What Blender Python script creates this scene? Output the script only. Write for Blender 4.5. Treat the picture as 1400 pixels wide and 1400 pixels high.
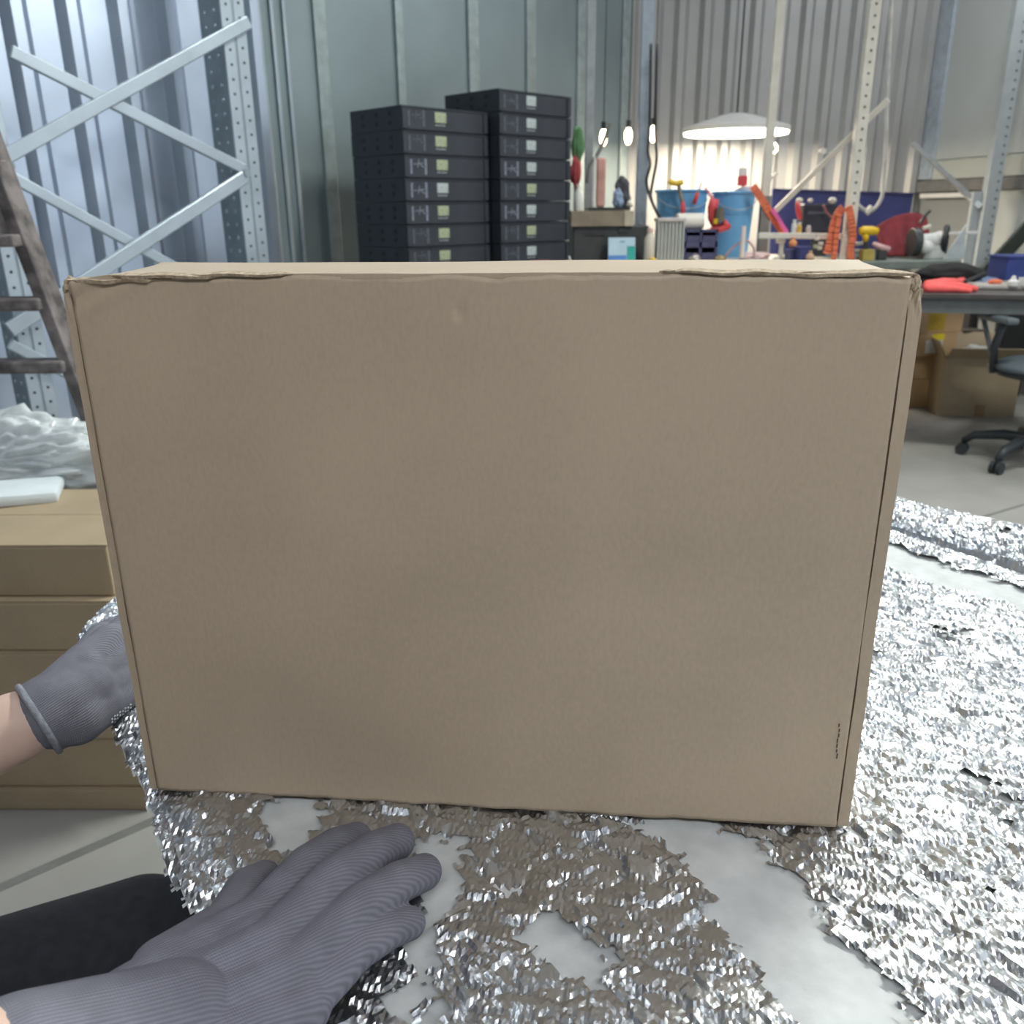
import bpy, bmesh, math, random
import numpy as np
from mathutils import Vector, Matrix, noise as mnoise
random.seed(7); RNG = np.random.default_rng(11)
S = bpy.context.scene; C = S.collection
for o in list(bpy.data.objects): bpy.data.objects.remove(o)

# ------------------------------------------------------------------ camera, world, key lights, exposure
FPX = 1181.0; PITCH = math.radians(19.28); ROLL = math.radians(0.62); CAMZ = 1.117
fwd = Vector((0, math.cos(PITCH), -math.sin(PITCH))); right = Vector((1, 0, 0)); down = fwd.cross(right)
r2 = right*math.cos(ROLL) + down*math.sin(ROLL); d2 = -right*math.sin(ROLL) + down*math.cos(ROLL)
cam = bpy.data.objects.new('camera', bpy.data.cameras.new('camera')); C.objects.link(cam); S.camera = cam
cam.matrix_world = Matrix((( r2.x, -d2.x, -fwd.x, 0), (r2.y, -d2.y, -fwd.y, 0), (r2.z, -d2.z, -fwd.z, CAMZ), (0, 0, 0, 1)))
cam.data.sensor_width = 36; cam.data.sensor_fit = 'HORIZONTAL'; cam.data.lens = 36*FPX/1400
cam.data.clip_start = .02; cam.data.clip_end = 60
cam.data.dof.use_dof = True; cam.data.dof.focus_distance = .53; cam.data.dof.aperture_fstop = 15.0

S.view_settings.view_transform = 'Standard'; S.view_settings.look = 'None'
S.view_settings.gamma = 1; S.view_settings.use_curve_mapping = False
S.view_settings.exposure = 0.0
W = bpy.data.worlds.new('hall_ambient'); S.world = W; W.use_nodes = True
W.node_tree.nodes['Background'].inputs[0].default_value = (.80, .90, 1.0, 1)
W.node_tree.nodes['Background'].inputs[1].default_value = 1.0
KEY = dict(loc=(1.70, 2.60, 3.80), power=175, color=(.95, 1.0, .92), tilt=.6)      # strip lamp behind right: lights box top and foil
FILL_STRIPS = [((.25, -.95, 2.45), 9, (1.0, .97, .93)), ((-1.0, 1.5, 3.4), 14, (.80, .90, 1.0)), ((2.9, 1.0, 3.0), 34, (1.0, .97, .93)), ((.1, 5.0, 3.4), 8, (.95, .97, 1.0)), ((2.6, 5.0, 3.4), 22, (.95, .97, 1.0))]  # unseen strip lamps added as ambient and fill light
LAMP_POWER = 40

# ------------------------------------------------------------------ helpers
def ray(px, py):
    return r2*((px-700)/FPX) + d2*((py-700)/FPX) + fwd
def P(px, py, Y):
    d = ray(px, py); return Vector((0, 0, CAMZ)) + d*(Y/d.y)
def PZ(px, py, z):
    d = ray(px, py); return Vector((0, 0, CAMZ)) + d*((z-CAMZ)/d.z)
def PL(px, py, p0, n):
    d = ray(px, py); c = Vector((0, 0, CAMZ)); return c + d*((p0-c).dot(n)/d.dot(n))
def lin(h):
    h = h.lstrip('#'); v = [int(h[i:i+2], 16)/255 for i in (0, 2, 4)]
    return tuple(x/12.92 if x <= .04045 else ((x+.055)/1.055)**2.4 for x in v)

MATS = {}
def mat(name, color, rough=.6, metal=0., var=.12, scale=18., bump=0., bscale=200., spec=.5, emit=None, estr=0, trans=0, alpha=1, col2=None):
    """principled material: noise-varied colour with optional bump"""
    if name in MATS: return MATS[name]
    m = bpy.data.materials.new(name); m.use_nodes = True; nt = m.node_tree; b = nt.nodes['Principled BSDF']
    c = lin(color) if isinstance(color, str) else color
    b.inputs['Roughness'].default_value = rough; b.inputs['Metallic'].default_value = metal
    b.inputs['Specular IOR Level'].default_value = spec
    tc = nt.nodes.new('ShaderNodeTexCoord')
    if var > 0 or col2:
        n = nt.nodes.new('ShaderNodeTexNoise'); n.inputs['Scale'].default_value = scale; n.inputs['Detail'].default_value = 5
        r = nt.nodes.new('ShaderNodeValToRGB'); r.color_ramp.elements[0].position = .35; r.color_ramp.elements[1].position = .65
        ca = tuple(x*(1-var) for x in c); cb = lin(col2) if col2 else tuple(min(1, x*(1+var)) for x in c)
        r.color_ramp.elements[0].color = (*ca, 1); r.color_ramp.elements[1].color = (*cb, 1)
        nt.links.new(tc.outputs['Object'], n.inputs['Vector']); nt.links.new(n.outputs['Fac'], r.inputs['Fac'])
        nt.links.new(r.outputs['Color'], b.inputs['Base Color'])
    else: b.inputs['Base Color'].default_value = (*c, 1)
    if bump > 0:
        n2 = nt.nodes.new('ShaderNodeTexNoise'); n2.inputs['Scale'].default_value = bscale; n2.inputs['Detail'].default_value = 4
        bp = nt.nodes.new('ShaderNodeBump'); bp.inputs['Strength'].default_value = bump; bp.inputs['Distance'].default_value = .002
        nt.links.new(tc.outputs['Object'], n2.inputs['Vector']); nt.links.new(n2.outputs['Fac'], bp.inputs['Height'])
        nt.links.new(bp.outputs['Normal'], b.inputs['Normal'])
    if emit:
        b.inputs['Emission Color'].default_value = (*lin(emit), 1); b.inputs['Emission Strength'].default_value = estr
    b.inputs['Transmission Weight'].default_value = trans; b.inputs['Alpha'].default_value = alpha
    MATS[name] = m; return m

class MB:
    """mesh builder in world coordinates"""
    def __init__(s): s.bm = bmesh.new()
    def box(s, c, size, rz=0, bev=0, M=None):
        r = bmesh.ops.create_cube(s.bm, size=1)
        mt = M if M is not None else Matrix.Translation(c) @ Matrix.Rotation(rz, 4, 'Z')
        bmesh.ops.transform(s.bm, matrix=mt @ Matrix.Diagonal((*size, 1)), verts=r['verts'])
        if bev > 0:
            es = list({e for v in r['verts'] for e in v.link_edges})
            bmesh.ops.bevel(s.bm, geom=es, offset=bev, segments=2, affect='EDGES', profile=.5)
        return s
    def bar(s, a, b, w, t, up=Vector((0, 0, 1)), bev=0):
        a = Vector(a); b = Vector(b); x = (b-a); L = x.length; x.normalize()
        y = up.cross(x)
        if y.length < 1e-4: y = Vector((1, 0, 0)).cross(x)
        y.normalize(); z = x.cross(y)
        M = Matrix(((x.x, y.x, z.x, 0), (x.y, y.y, z.y, 0), (x.z, y.z, z.z, 0), (0, 0, 0, 1)))
        return s.box(None, (L, w, t), M=Matrix.Translation((a+b)/2) @ M, bev=bev)
    def cyl(s, a, b, r0, r1=None, n=16, caps=True):
        a = Vector(a); b = Vector(b); r1 = r0 if r1 is None else r1
        x = b-a; L = x.length; q = Vector((0, 0, 1)).rotation_difference(x).to_matrix().to_4x4()
        bmesh.ops.create_cone(s.bm, cap_ends=caps, segments=n, radius1=r0, radius2=r1, depth=L, matrix=Matrix.Translation((a+b)/2) @ q)
        return s
    def sph(s, c, r, sc=(1, 1, 1), rot=None, n=12):
        M = Matrix.Translation(c) @ (rot.to_4x4() if rot else Matrix.Identity(4)) @ Matrix.Diagonal((*sc, 1))
        bmesh.ops.create_uvsphere(s.bm, u_segments=n*2, v_segments=n, radius=r, matrix=M); return s
    def lathe(s, prof, c, n=28, axis=None):
        """closed profile of (r, z) turned about z"""
        rings = []
        q = Vector((0, 0, 1)).rotation_difference(axis).to_matrix() if axis else Matrix.Identity(3)
        for r, z in prof:
            rings.append([s.bm.verts.new(Vector(c) + q @ Vector((r*math.cos(2*math.pi*i/n), r*math.sin(2*math.pi*i/n), z))) for i in range(n)])
        for a, b in zip(rings, rings[1:]):
            for i in range(n): s.bm.faces.new((a[i], a[(i+1) % n], b[(i+1) % n], b[i]))
        if prof[0][0] > 1e-5: s.bm.faces.new(rings[0][::-1])
        if prof[-1][0] > 1e-5: s.bm.faces.new(rings[-1])
        return s
    def tube(s, pts, r, n=8, closed=False):
        pts = [Vector(p) for p in pts]; rr = r if isinstance(r, (list, tuple)) else [r]*len(pts)
        rings = []; ref = None
        for i, p in enumerate(pts):
            t = (pts[min(i+1, len(pts)-1)] - pts[max(i-1, 0)]).normalized()
            if ref is None: ref = t.orthogonal().normalized()
            ref = (ref - t*ref.dot(t)).normalized(); w = t.cross(ref)
            rings.append([s.bm.verts.new(p + (ref*math.cos(2*math.pi*k/n) + w*math.sin(2*math.pi*k/n))*rr[i]) for k in range(n)])
        for a, b in zip(rings, rings[1:]):
            for k in range(n): s.bm.faces.new((a[k], a[(k+1) % n], b[(k+1) % n], b[k]))
        s.bm.faces.new(rings[0][::-1]); s.bm.faces.new(rings[-1]); return s
    def prism(s, poly, ext):
        """extrude polygon of world points by vector ext"""
        ext = Vector(ext); a = [s.bm.verts.new(Vector(p)) for p in poly]; b = [s.bm.verts.new(Vector(p)+ext) for p in poly]
        n = len(a); s.bm.faces.new(a[::-1]); s.bm.faces.new(b)
        for i in range(n): s.bm.faces.new((a[i], a[(i+1) % n], b[(i+1) % n], b[i]))
        return s
    def limb(s, pts, radii, n=16):
        """chain of overlapping spheres and cones, to be fused by voxel remesh"""
        for i, (p, r) in enumerate(zip(pts, radii)):
            s.sph(p, r, n=10)
            if i: s.cyl(pts[i-1], p, radii[i-1], r, n=n)
        return s
    def build(s, name, m, parent=None, origin=None, smooth=False, bev=0):
        bmesh.ops.recalc_face_normals(s.bm, faces=s.bm.faces)
        if parent is not None: o0 = wl(parent)
        elif origin is not None: o0 = Vector(origin)
        else:
            vs = [v.co for v in s.bm.verts]
            o0 = Vector(((min(v.x for v in vs)+max(v.x for v in vs))/2, (min(v.y for v in vs)+max(v.y for v in vs))/2, min(v.z for v in vs)))
        bmesh.ops.translate(s.bm, vec=-o0, verts=s.bm.verts)
        me = bpy.data.meshes.new(name); s.bm.to_mesh(me); s.bm.free()
        if smooth:
            for p in me.polygons: p.use_smooth = True
        o = bpy.data.objects.new(name, me); C.objects.link(o)
        if m: me.materials.append(m)
        if parent is not None: o.parent = parent
        else: o.location = o0
        if bev > 0:
            md = o.modifiers.new('bevel', 'BEVEL'); md.width = bev; md.segments = 2; md.limit_method = 'ANGLE'
        if smooth == 'auto':
            try: me.set_sharp_from_angle(angle=math.radians(35))
            except Exception: pass
        return o
def wl(o):
    v = Vector((0, 0, 0))
    while o is not None: v = v + o.location; o = o.parent
    return v
def tag(o, label=None, cat=None, group=None, kind=None):
    if label: o['label'] = label
    if cat: o['category'] = cat
    if group: o['group'] = group
    if kind: o['kind'] = kind
    return o
def thing(name, label, cat, loc, group=None):
    o = bpy.data.objects.new(name, None); C.objects.link(o); o.location = loc; o.empty_display_size = .05
    return tag(o, label, cat, group)
def copy_tree(o, parent=None):
    c = o.copy(); C.objects.link(c)
    if parent is not None: c.parent = parent
    for ch in [x for x in C.objects if x.parent == o]: copy_tree(ch, c)
    return c
def mesh_np(name, verts, faces, m, parent=None, smooth=True):
    me = bpy.data.meshes.new(name); o0 = np.array(wl(parent)) if parent is not None else np.zeros(3)
    v = np.asarray(verts)-o0; f = np.asarray(faces)
    me.vertices.add(len(v)); me.vertices.foreach_set('co', v.astype(np.float32).ravel())
    me.loops.add(f.size); me.loops.foreach_set('vertex_index', f.astype(np.int32).ravel())
    k = f.shape[1]; me.polygons.add(len(f)); me.polygons.foreach_set('loop_start', np.arange(0, f.size, k, dtype=np.int32))
    me.polygons.foreach_set('loop_total', np.full(len(f), k, dtype=np.int32))
    me.polygons.foreach_set('use_smooth', np.full(len(f), bool(smooth)))
    me.update(calc_edges=True); me.validate()
    o = bpy.data.objects.new(name, me); C.objects.link(o); me.materials.append(m)
    if parent is not None: o.parent = parent
    return o
def bake_remesh(o, voxel, smooth_it=5):
    md = o.modifiers.new('fuse', 'REMESH'); md.mode = 'VOXEL'; md.voxel_size = voxel; md.use_smooth_shade = True
    if smooth_it:
        sm = o.modifiers.new('soft', 'SMOOTH'); sm.iterations = smooth_it; sm.factor = .5
    bpy.context.view_layer.update()
    dg = bpy.context.evaluated_depsgraph_get()
    me = bpy.data.meshes.new_from_object(o.evaluated_get(dg)); o.modifiers.clear(); o.data = me
    for p in me.polygons: p.use_smooth = True
    return o

# ------------------------------------------------------------------ materials
def cardboard(name, base, specks=True, scuff=False):
    m = mat(name, base, rough=.55, var=.05, scale=9, spec=.5); nt = m.node_tree; b = nt.nodes['Principled BSDF']
    ramp = [n for n in nt.nodes if n.type == 'VALTORGB'][0]; tc = [n for n in nt.nodes if n.type == 'TEX_COORD'][0]
    # paper fibre: fine noise multiplied over colour, plus faint vertical fluting show-through
    f = nt.nodes.new('ShaderNodeTexNoise'); f.inputs['Scale'].default_value = 420; f.inputs['Detail'].default_value = 3
    mp = nt.nodes.new('ShaderNodeMapping'); mp.inputs['Scale'].default_value = (1, 1, .5)
    nt.links.new(tc.outputs['Object'], mp.inputs['Vector']); nt.links.new(mp.outputs['Vector'], f.inputs['Vector'])
    r = nt.nodes.new('ShaderNodeMapRange'); r.inputs['From Min'].default_value = .3; r.inputs['From Max'].default_value = .7
    r.inputs['To Min'].default_value = .955; r.inputs['To Max'].default_value = 1.045; nt.links.new(f.outputs['Fac'], r.inputs['Value'])
    mx = nt.nodes.new('ShaderNodeMix'); mx.data_type = 'RGBA'; mx.blend_type = 'MULTIPLY'; mx.inputs['Factor'].default_value = 1
    nt.links.new(ramp.outputs['Color'], mx.inputs[6]); nt.links.new(r.outputs['Result'], mx.inputs[7])
    out = mx.outputs[2]
    if specks:
        v = nt.nodes.new('ShaderNodeTexVoronoi'); v.inputs['Scale'].default_value = 26; v.inputs['Randomness'].default_value = 1
        nt.links.new(tc.outputs['Object'], v.inputs['Vector'])
        lt = nt.nodes.new('ShaderNodeMath'); lt.operation = 'LESS_THAN'; lt.inputs[1].default_value = .022
        nt.links.new(v.outputs['Distance'], lt.inputs[0])
        sp = nt.nodes.new('ShaderNodeSeparateColor'); nt.links.new(v.outputs['Color'], sp.inputs['Color'])
        g = nt.nodes.new('ShaderNodeMath'); g.operation = 'GREATER_THAN'; g.inputs[1].default_value = .72
        nt.links.new(sp.outputs[0], g.inputs[0])
        ml = nt.nodes.new('ShaderNodeMath'); ml.operation = 'MULTIPLY'; nt.links.new(lt.outputs[0], ml.inputs[0]); nt.links.new(g.outputs[0], ml.inputs[1])
        m2 = nt.nodes.new('ShaderNodeMix'); m2.data_type = 'RGBA'; nt.links.new(ml.outputs[0], m2.inputs['Factor'])
        nt.links.new(out, m2.inputs[6]); m2.inputs[7].default_value = (.05, .035, .025, 1); out = m2.outputs[2]
    nt.links.new(out, b.inputs['Base Color'])
    bp = nt.nodes.new('ShaderNodeBump'); bp.inputs['Strength'].default_value = .06; bp.inputs['Distance'].default_value = .0005
    nt.links.new(f.outputs['Fac'], bp.inputs['Height']); nt.links.new(bp.outputs['Normal'], b.inputs['Normal'])
    return m
KRAFT = cardboard('kraft_board', (.465, .372, .268))
KRAFT_B = cardboard('kraft_board_plain', (.40, .31, .20), specks=False)
KRAFT_C = cardboard('kraft_board_orange', (.50, .33, .18), specks=False)
TORN = mat('torn_board_edge', (.44, .35, .25), rough=.9, var=.25, scale=300, bump=.5, bscale=500)
SLIT = mat('board_inner_shade', (.10, .075, .055), rough=.9)  # shade inside the board gaps put into the colour; the scuff shares it
CONCRETE = mat('concrete_floor', (.31, .30, .28), rough=.55, var=.10, scale=3, bump=.08, bscale=60)
JOINT = mat('floor_joint', (.16, .16, .15), rough=.8)
GALV = mat('galvanised_steel', (.46, .52, .57), rough=.38, metal=.65, var=.08, scale=6)
GALV_D = mat('galvanised_steel_dull', (.30, .36, .39), rough=.5, metal=.5, var=.1, scale=8)
HOLE = mat('punched_hole', (.02, .025, .03), rough=.7, var=0)
BLACKP = mat('black_plastic', (.025, .028, .032), rough=.45, var=.1)
WHITEP = mat('white_plastic', (.72, .71, .68), rough=.45, var=.03)
CREAM = mat('cream_painted_steel', (.70, .66, .58), rough=.5, var=.06)
DARKMETAL = mat('dark_metal', (.06, .065, .065), rough=.4, metal=.4)
NAVY = mat('navy_board', (.05, .055, .19), rough=.55, var=.1)
BLUEP = mat('sky_blue_plastic', (.16, .42, .72), rough=.4, var=.05)
REDP = mat('red_plastic', (.65, .07, .08), rough=.45, var=.05)
ORANGE = mat('orange_webbing', (.80, .20, .10), rough=.8, var=.1, scale=60)
YELLOW = mat('yellow_plastic', (.80, .52, .02), rough=.45, var=.05)
SKIN = mat('skin', (.60, .42, .34), rough=.5, var=.05, scale=30, bump=.05, bscale=300)
TROUSERS = mat('dark_trousers', (.018, .019, .024), rough=.9, var=.2, scale=80, bump=.2, bscale=600)
SHIRT = mat('dark_shirt', (.03, .032, .04), rough=.9, var=.15, scale=60, bump=.2, bscale=500)
HAIR = mat('dark_hair', (.02, .015, .012), rough=.6)
CORAL = mat('coral_cloth', (.95, .14, .13), rough=.8, var=.08, scale=40)
WHITECLOTH = mat('white_paper', (.70, .70, .68), rough=.8, var=.04)
REDCLOTH = mat('red_cloth', (.20, .022, .03), rough=.85, var=.2, scale=14)
TEAL = mat('teal_print', (.03, .38, .33), rough=.5, var=.05)

# glove knit: ribs along the local x axis of each glove
def knit(name, base):
    m = mat(name, base, rough=.85, var=.08, scale=60, spec=.2); nt = m.node_tree; b = nt.nodes['Principled BSDF']
    tc = [n for n in nt.nodes if n.type == 'TEX_COORD'][0]
    w = nt.nodes.new('ShaderNodeTexWave'); w.wave_type = 'BANDS'; w.bands_direction = 'Y'; w.inputs['Scale'].default_value = 190
    w.inputs['Distortion'].default_value = .5; w.inputs['Detail'].default_value = 1; w.inputs['Detail Scale'].default_value = .15
    at = nt.nodes.new('ShaderNodeAttribute'); at.attribute_name = 'rib'; cx = nt.nodes.new('ShaderNodeCombineXYZ'); nt.links.new(at.outputs['Fac'], cx.inputs['Y'])
    nt.links.new(cx.outputs[0], w.inputs['Vector'])
    w2 = nt.nodes.new('ShaderNodeTexWave'); w2.wave_type = 'BANDS'; w2.bands_direction = 'X'; w2.inputs['Scale'].default_value = 260
    nt.links.new(tc.outputs['Object'], w2.inputs['Vector'])
    ad = nt.nodes.new('ShaderNodeMath'); ad.operation = 'MULTIPLY_ADD'; ad.inputs[1].default_value = .35
    nt.links.new(w2.outputs['Fac'], ad.inputs[0]); nt.links.new(w.outputs['Fac'], ad.inputs[2])
    bp = nt.nodes.new('ShaderNodeBump'); bp.inputs['Strength'].default_value = .55; bp.inputs['Distance'].default_value = .0006
    nt.links.new(ad.outputs[0], bp.inputs['Height']); nt.links.new(bp.outputs['Normal'], b.inputs['Normal'])
    ramp = [n for n in nt.nodes if n.type == 'VALTORGB'][0]
    mr = nt.nodes.new('ShaderNodeMapRange'); mr.inputs['To Min'].default_value = .78; mr.inputs['To Max'].default_value = 1.1
    nt.links.new(w.outputs['Fac'], mr.inputs['Value'])
    mx = nt.nodes.new('ShaderNodeMix'); mx.data_type = 'RGBA'; mx.blend_type = 'MULTIPLY'; mx.inputs['Factor'].default_value = 1
    nt.links.new(ramp.outputs['Color'], mx.inputs[6]); nt.links.new(mr.outputs['Result'], mx.inputs[7]); nt.links.new(mx.outputs[2], b.inputs['Base Color'])
    return m
KNIT = knit('grey_knit', (.19, .19, .225))
KNIT_CUFF = mat('grey_cuff_edge', (.24, .25, .29), rough=.9, var=.15, scale=300, bump=.5, bscale=900)
GRIPDOT = mat('grip_dot', (.55, .56, .60), rough=.5, var=0)

# ------------------------------------------------------------------ setting: floor, walls, ceiling
def struct(o, kind='structure'): o['kind'] = kind; return o
b = MB().box((0, 2.2, -.05), (12.4, 10.4, .1)); floor = struct(b.build('floor', CONCRETE, origin=(0, 0, 0)))
a0 = PZ(-60, 1240, 0); a1 = PZ(260, 1100, 0); dv = (a1-a0).normalized()
j = MB().bar(a0-dv*1.2, a1+dv*2.5, .022, .002); j.build('floor_joint', JOINT, floor)
c0 = PZ(1215, 745, 0); c1 = PZ(1400, 690, 0); dv = (c1-c0).normalized()
MB().bar(c0-dv*.8, c1+dv*3, .012, .002).build('floor_joint', JOINT, floor)

U = Vector((.656, .755, 0)).normalized(); NL = Vector((-U.y, U.x, 0))           # left wall: runs away to the right
RACK_L = Vector((-1.70, 3.10, 0)); RACK_R = Vector((-1.09, 3.80, 0))
WL0 = RACK_L + NL*.36
WALLH = 4.2
STEEL_WALL = mat('galvanised_cladding', (.56, .63, .74), rough=.34, metal=.88, var=.10, scale=2.5, bump=.1, bscale=6)
def corrugated(o0, u, n, t0, t1, period, flat, slope, depth, h, z0=0, phase=0):
    """trapezoidal sheet along u; ribs stand out towards -n"""
    mb = MB(); prof = []
    t = t0 - phase
    top = period-flat-2*slope
    while t < t1:
        for tt, d in ((t, 0), (t+flat, 0), (t+flat+slope, depth), (t+flat+slope+top, depth)): prof.append((tt, d))
        t += period
    prof.append((t, 0))
    lo = [mb.bm.verts.new(o0+u*tt-n*d+Vector((0, 0, z0))) for tt, d in prof]; hi = [mb.bm.verts.new(v.co+Vector((0, 0, h-z0))) for v in lo]
    for i in range(len(lo)-1): mb.bm.faces.new((lo[i], lo[i+1], hi[i+1], hi[i]))
    return mb
wl_ = corrugated(WL0, U, NL, -6.0, 1.16, .20, .098, .032, .034, WALLH, phase=.062).build('wall_left', STEEL_WALL, origin=WL0)
struct(wl_)
# smooth flashing next to the rack, then flat dull sheets with pale cover strips
T0 = 1.205
mb = MB(); mb.bar(WL0+U*(T0+.0)+Vector((0, 0, WALLH/2))-NL*.0, WL0+U*5.4+Vector((0, 0, WALLH/2)), .02, WALLH); 
wl2 = struct(mb.build('wall_left', mat('dull_cladding', (.27, .33, .345), rough=.42, metal=.35, var=.08, scale=2), origin=WL0))
for t, w, m in ((1.30, .05, GALV), (1.385, .018, GALV), (1.45, .016, GALV)):
    MB().bar(WL0+U*(t-w/2)-NL*.02+Vector((0, 0, WALLH/2)), WL0+U*(t+w/2)-NL*.02+Vector((0, 0, WALLH/2)), .016, WALLH, bev=.004).build('cover_strip', m, wl2)
for t, w in ((1.65, .07), (2.15, .05), (2.7, .08), (3.2, .08), (3.7, .08), (4.2, .08)):
    MB().bar(WL0+U*(t-w/2)-NL*.02+Vector((0, 0, WALLH/2)), WL0+U*(t+w/2)-NL*.02+Vector((0, 0, WALLH/2)), .016, WALLH, bev=.004).build('cover_strip', mat('pale_strip', (.36, .42, .42), rough=.4, metal=.3), wl2)
YB = 6.6
xb0 = .55; xb1 = 2.93
wb = struct(corrugated(Vector((xb0, YB, 0)), Vector((1, 0, 0)), Vector((0, 1, 0)), 0, xb1-xb0, .17, .07, .03, .035, WALLH).build('wall_back', mat('grey_cladding', (.40, .40, .39), rough=.42, metal=.3, var=.08, scale=2), origin=(xb0, YB, 0)))
# right wall of pale boards
V = Vector((.17, -.985, 0)).normalized(); NR = Vector((.985, .17, 0)); WR0 = Vector((xb1+.02, YB, 0))
wr = struct(MB().bar(WR0+NR*.06+Vector((0, 0, WALLH/2)), WR0+V*3.2+NR*.06+Vector((0, 0, WALLH/2)), .1, WALLH).build('wall_right', mat('grey_render', (.27, .28, .28), rough=.7, var=.06, scale=4), origin=WR0))
PALE = mat('pale_board', (.50, .53, .52), rough=.55, var=.04, scale=2)
PALE2 = mat('cream_board', (.50, .52, .47), rough=.55, var=.04, scale=2)
def wallstrip(name, m, y0, y1, L0, L1, th=.03):
    """strip on right wall, its height taken at the corner end"""
    zt = PL(1262, y0, WR0, NR).z; zb = PL(1262, y1, WR0, NR).z
    a = WR0+V*L0-NR*(th/2-.01); bb = WR0+V*L1-NR*(th/2-.01)
    return MB().bar(Vector((a.x, a.y, (zt+zb)/2)), Vector((bb.x, bb.y, (zt+zb)/2)), th, abs(zt-zb), bev=.003).build(name, m, wr)
wallstrip('upper_board', PALE, -120, 221, .12, 3.2); wallstrip('lower_board', PALE2, 222, 247, .06, 3.2, .035)
wallstrip('dark_girt', mat('dark_girt', (.17, .165, .16), rough=.6), 248, 263, .02, 3.2, .06)
wallstrip('white_rail', WHITEP, 265, 271, .08, .75, .06)
wallstrip('light_panel', PALE, 263, 420, .80, 3.2, .025)
wallstrip('corner_sheet', mat('pale_blue_sheet', (.40, .46, .52), rough=.4), -120, 246, .0, .16, .05)
wf = struct(MB().box((-.7, -2.65, WALLH/2), (9.0, .1, WALLH)).build('wall_front', mat('dark_hall_wall', (.10, .11, .12), rough=.7), origin=(-.7, -2.65, 0)))  # unseen dark wall behind the camera, added to keep reflections dark
ce = struct(MB().box((-.7, 2.2, WALLH+.05), (9.6, 9.8, .1)).build('ceiling', mat('ceiling_sheet', (.32, .33, .34), rough=.7), origin=(.5, 3.2, WALLH)))

# strip lamps hung from the ceiling; all but the key are unseen added fill
def strip_lamp(loc, power, color, i, ang=0, size=(1.25, .12), tilt=0):
    lab = ['tilted strip lamp hung between packing table and black desk', 'wide strip lamp hung behind the photographer', 'white strip lamp hung over the stacked cartons on the left', 'white strip lamp hung nearest the right wall, in front', 'white strip lamp hung above the black module stacks', 'white strip lamp hung over the bench grinder'][i]
    t = thing('strip_lamp', lab, 'lamp', loc, 'ceiling strip lamps')
    L = Vector(loc); u = Vector((math.cos(ang), math.sin(ang), 0))
    MB().bar(L-u*size[0]/2+Vector((0, 0, .04)), L+u*size[0]/2+Vector((0, 0, .04)), size[1]+.04, .05, bev=.006).build('housing', WHITEP, t)
    d = MB().bar(L-u*size[0]/2, L+u*size[0]/2, size[1], .03, bev=.008).build('diffuser', mat('lit_tube', (.9, .9, .9), emit='#f4f8ff', estr=9, var=0), t)
    for s in (-1, 1): MB().cyl(L+u*s*.45+Vector((0, 0, .06)), Vector((L.x+u.x*s*.45, L.y+u.y*s*.45, WALLH)), .004, n=6).build('cable', DARKMETAL, t)
    ld = bpy.data.lights.new('strip_light', 'AREA'); ld.shape = 'RECTANGLE'; ld.size = size[0]; ld.size_y = size[1]; ld.energy = power; ld.color = color
    lo = bpy.data.objects.new('strip_light', ld); C.objects.link(lo); lo.parent = t; lo.location = (0, 0, -.03); lo.rotation_euler = (0, 0, ang)
    if tilt:                                                                    # swing the whole fitting about its length towards the table
        for ch in t.children:
            if ch.type == 'LIGHT': ch.rotation_euler = (Matrix.Rotation(ang, 3, 'Z') @ Matrix.Rotation(-tilt, 3, 'X')).to_euler()
strip_lamp(KEY['loc'], KEY['power'], KEY['color'], 0, ang=-.59, tilt=KEY['tilt'])
for i, (l, p, c) in enumerate(FILL_STRIPS): strip_lamp(l, p, c, i+1, ang=.0 if i == 0 else .7, size=(1.5, .5) if i == 0 else (1.25, .12))

# ------------------------------------------------------------------ packing table (rotated about 34 degrees) and foil sheet
A = Vector((-.553, .833, 0)).normalized(); B = Vector((A.y, -A.x, 0))
def AB(a, b_, z): return A*a + B*b_ + Vector((0, 0, z))
TZ = .75
tt = thing('packing_table', 'light grey packing table under the foil sheet', 'table', AB(.25, .5, 0))
MB().prism([AB(-.42, .085, TZ-.032), AB(-.42, .955, TZ-.032), AB(.86, .955, TZ-.032), AB(.86, .085, TZ-.032)], (0, 0, .028)).build('tabletop', mat('table_laminate', (.45, .46, .47), rough=.5), tt, bev=.003)
for a in (-.36, .80):
    for q in (.145, .895): MB().bar(AB(a, q, 0), AB(a, q, TZ-.03), .045, .045, bev=.004).build('leg', GALV, tt)
for q in (.145, .895): MB().bar(AB(-.36, q, TZ-.065), AB(.80, q, TZ-.065), .03, .05).build('rail', GALV, tt)

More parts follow.
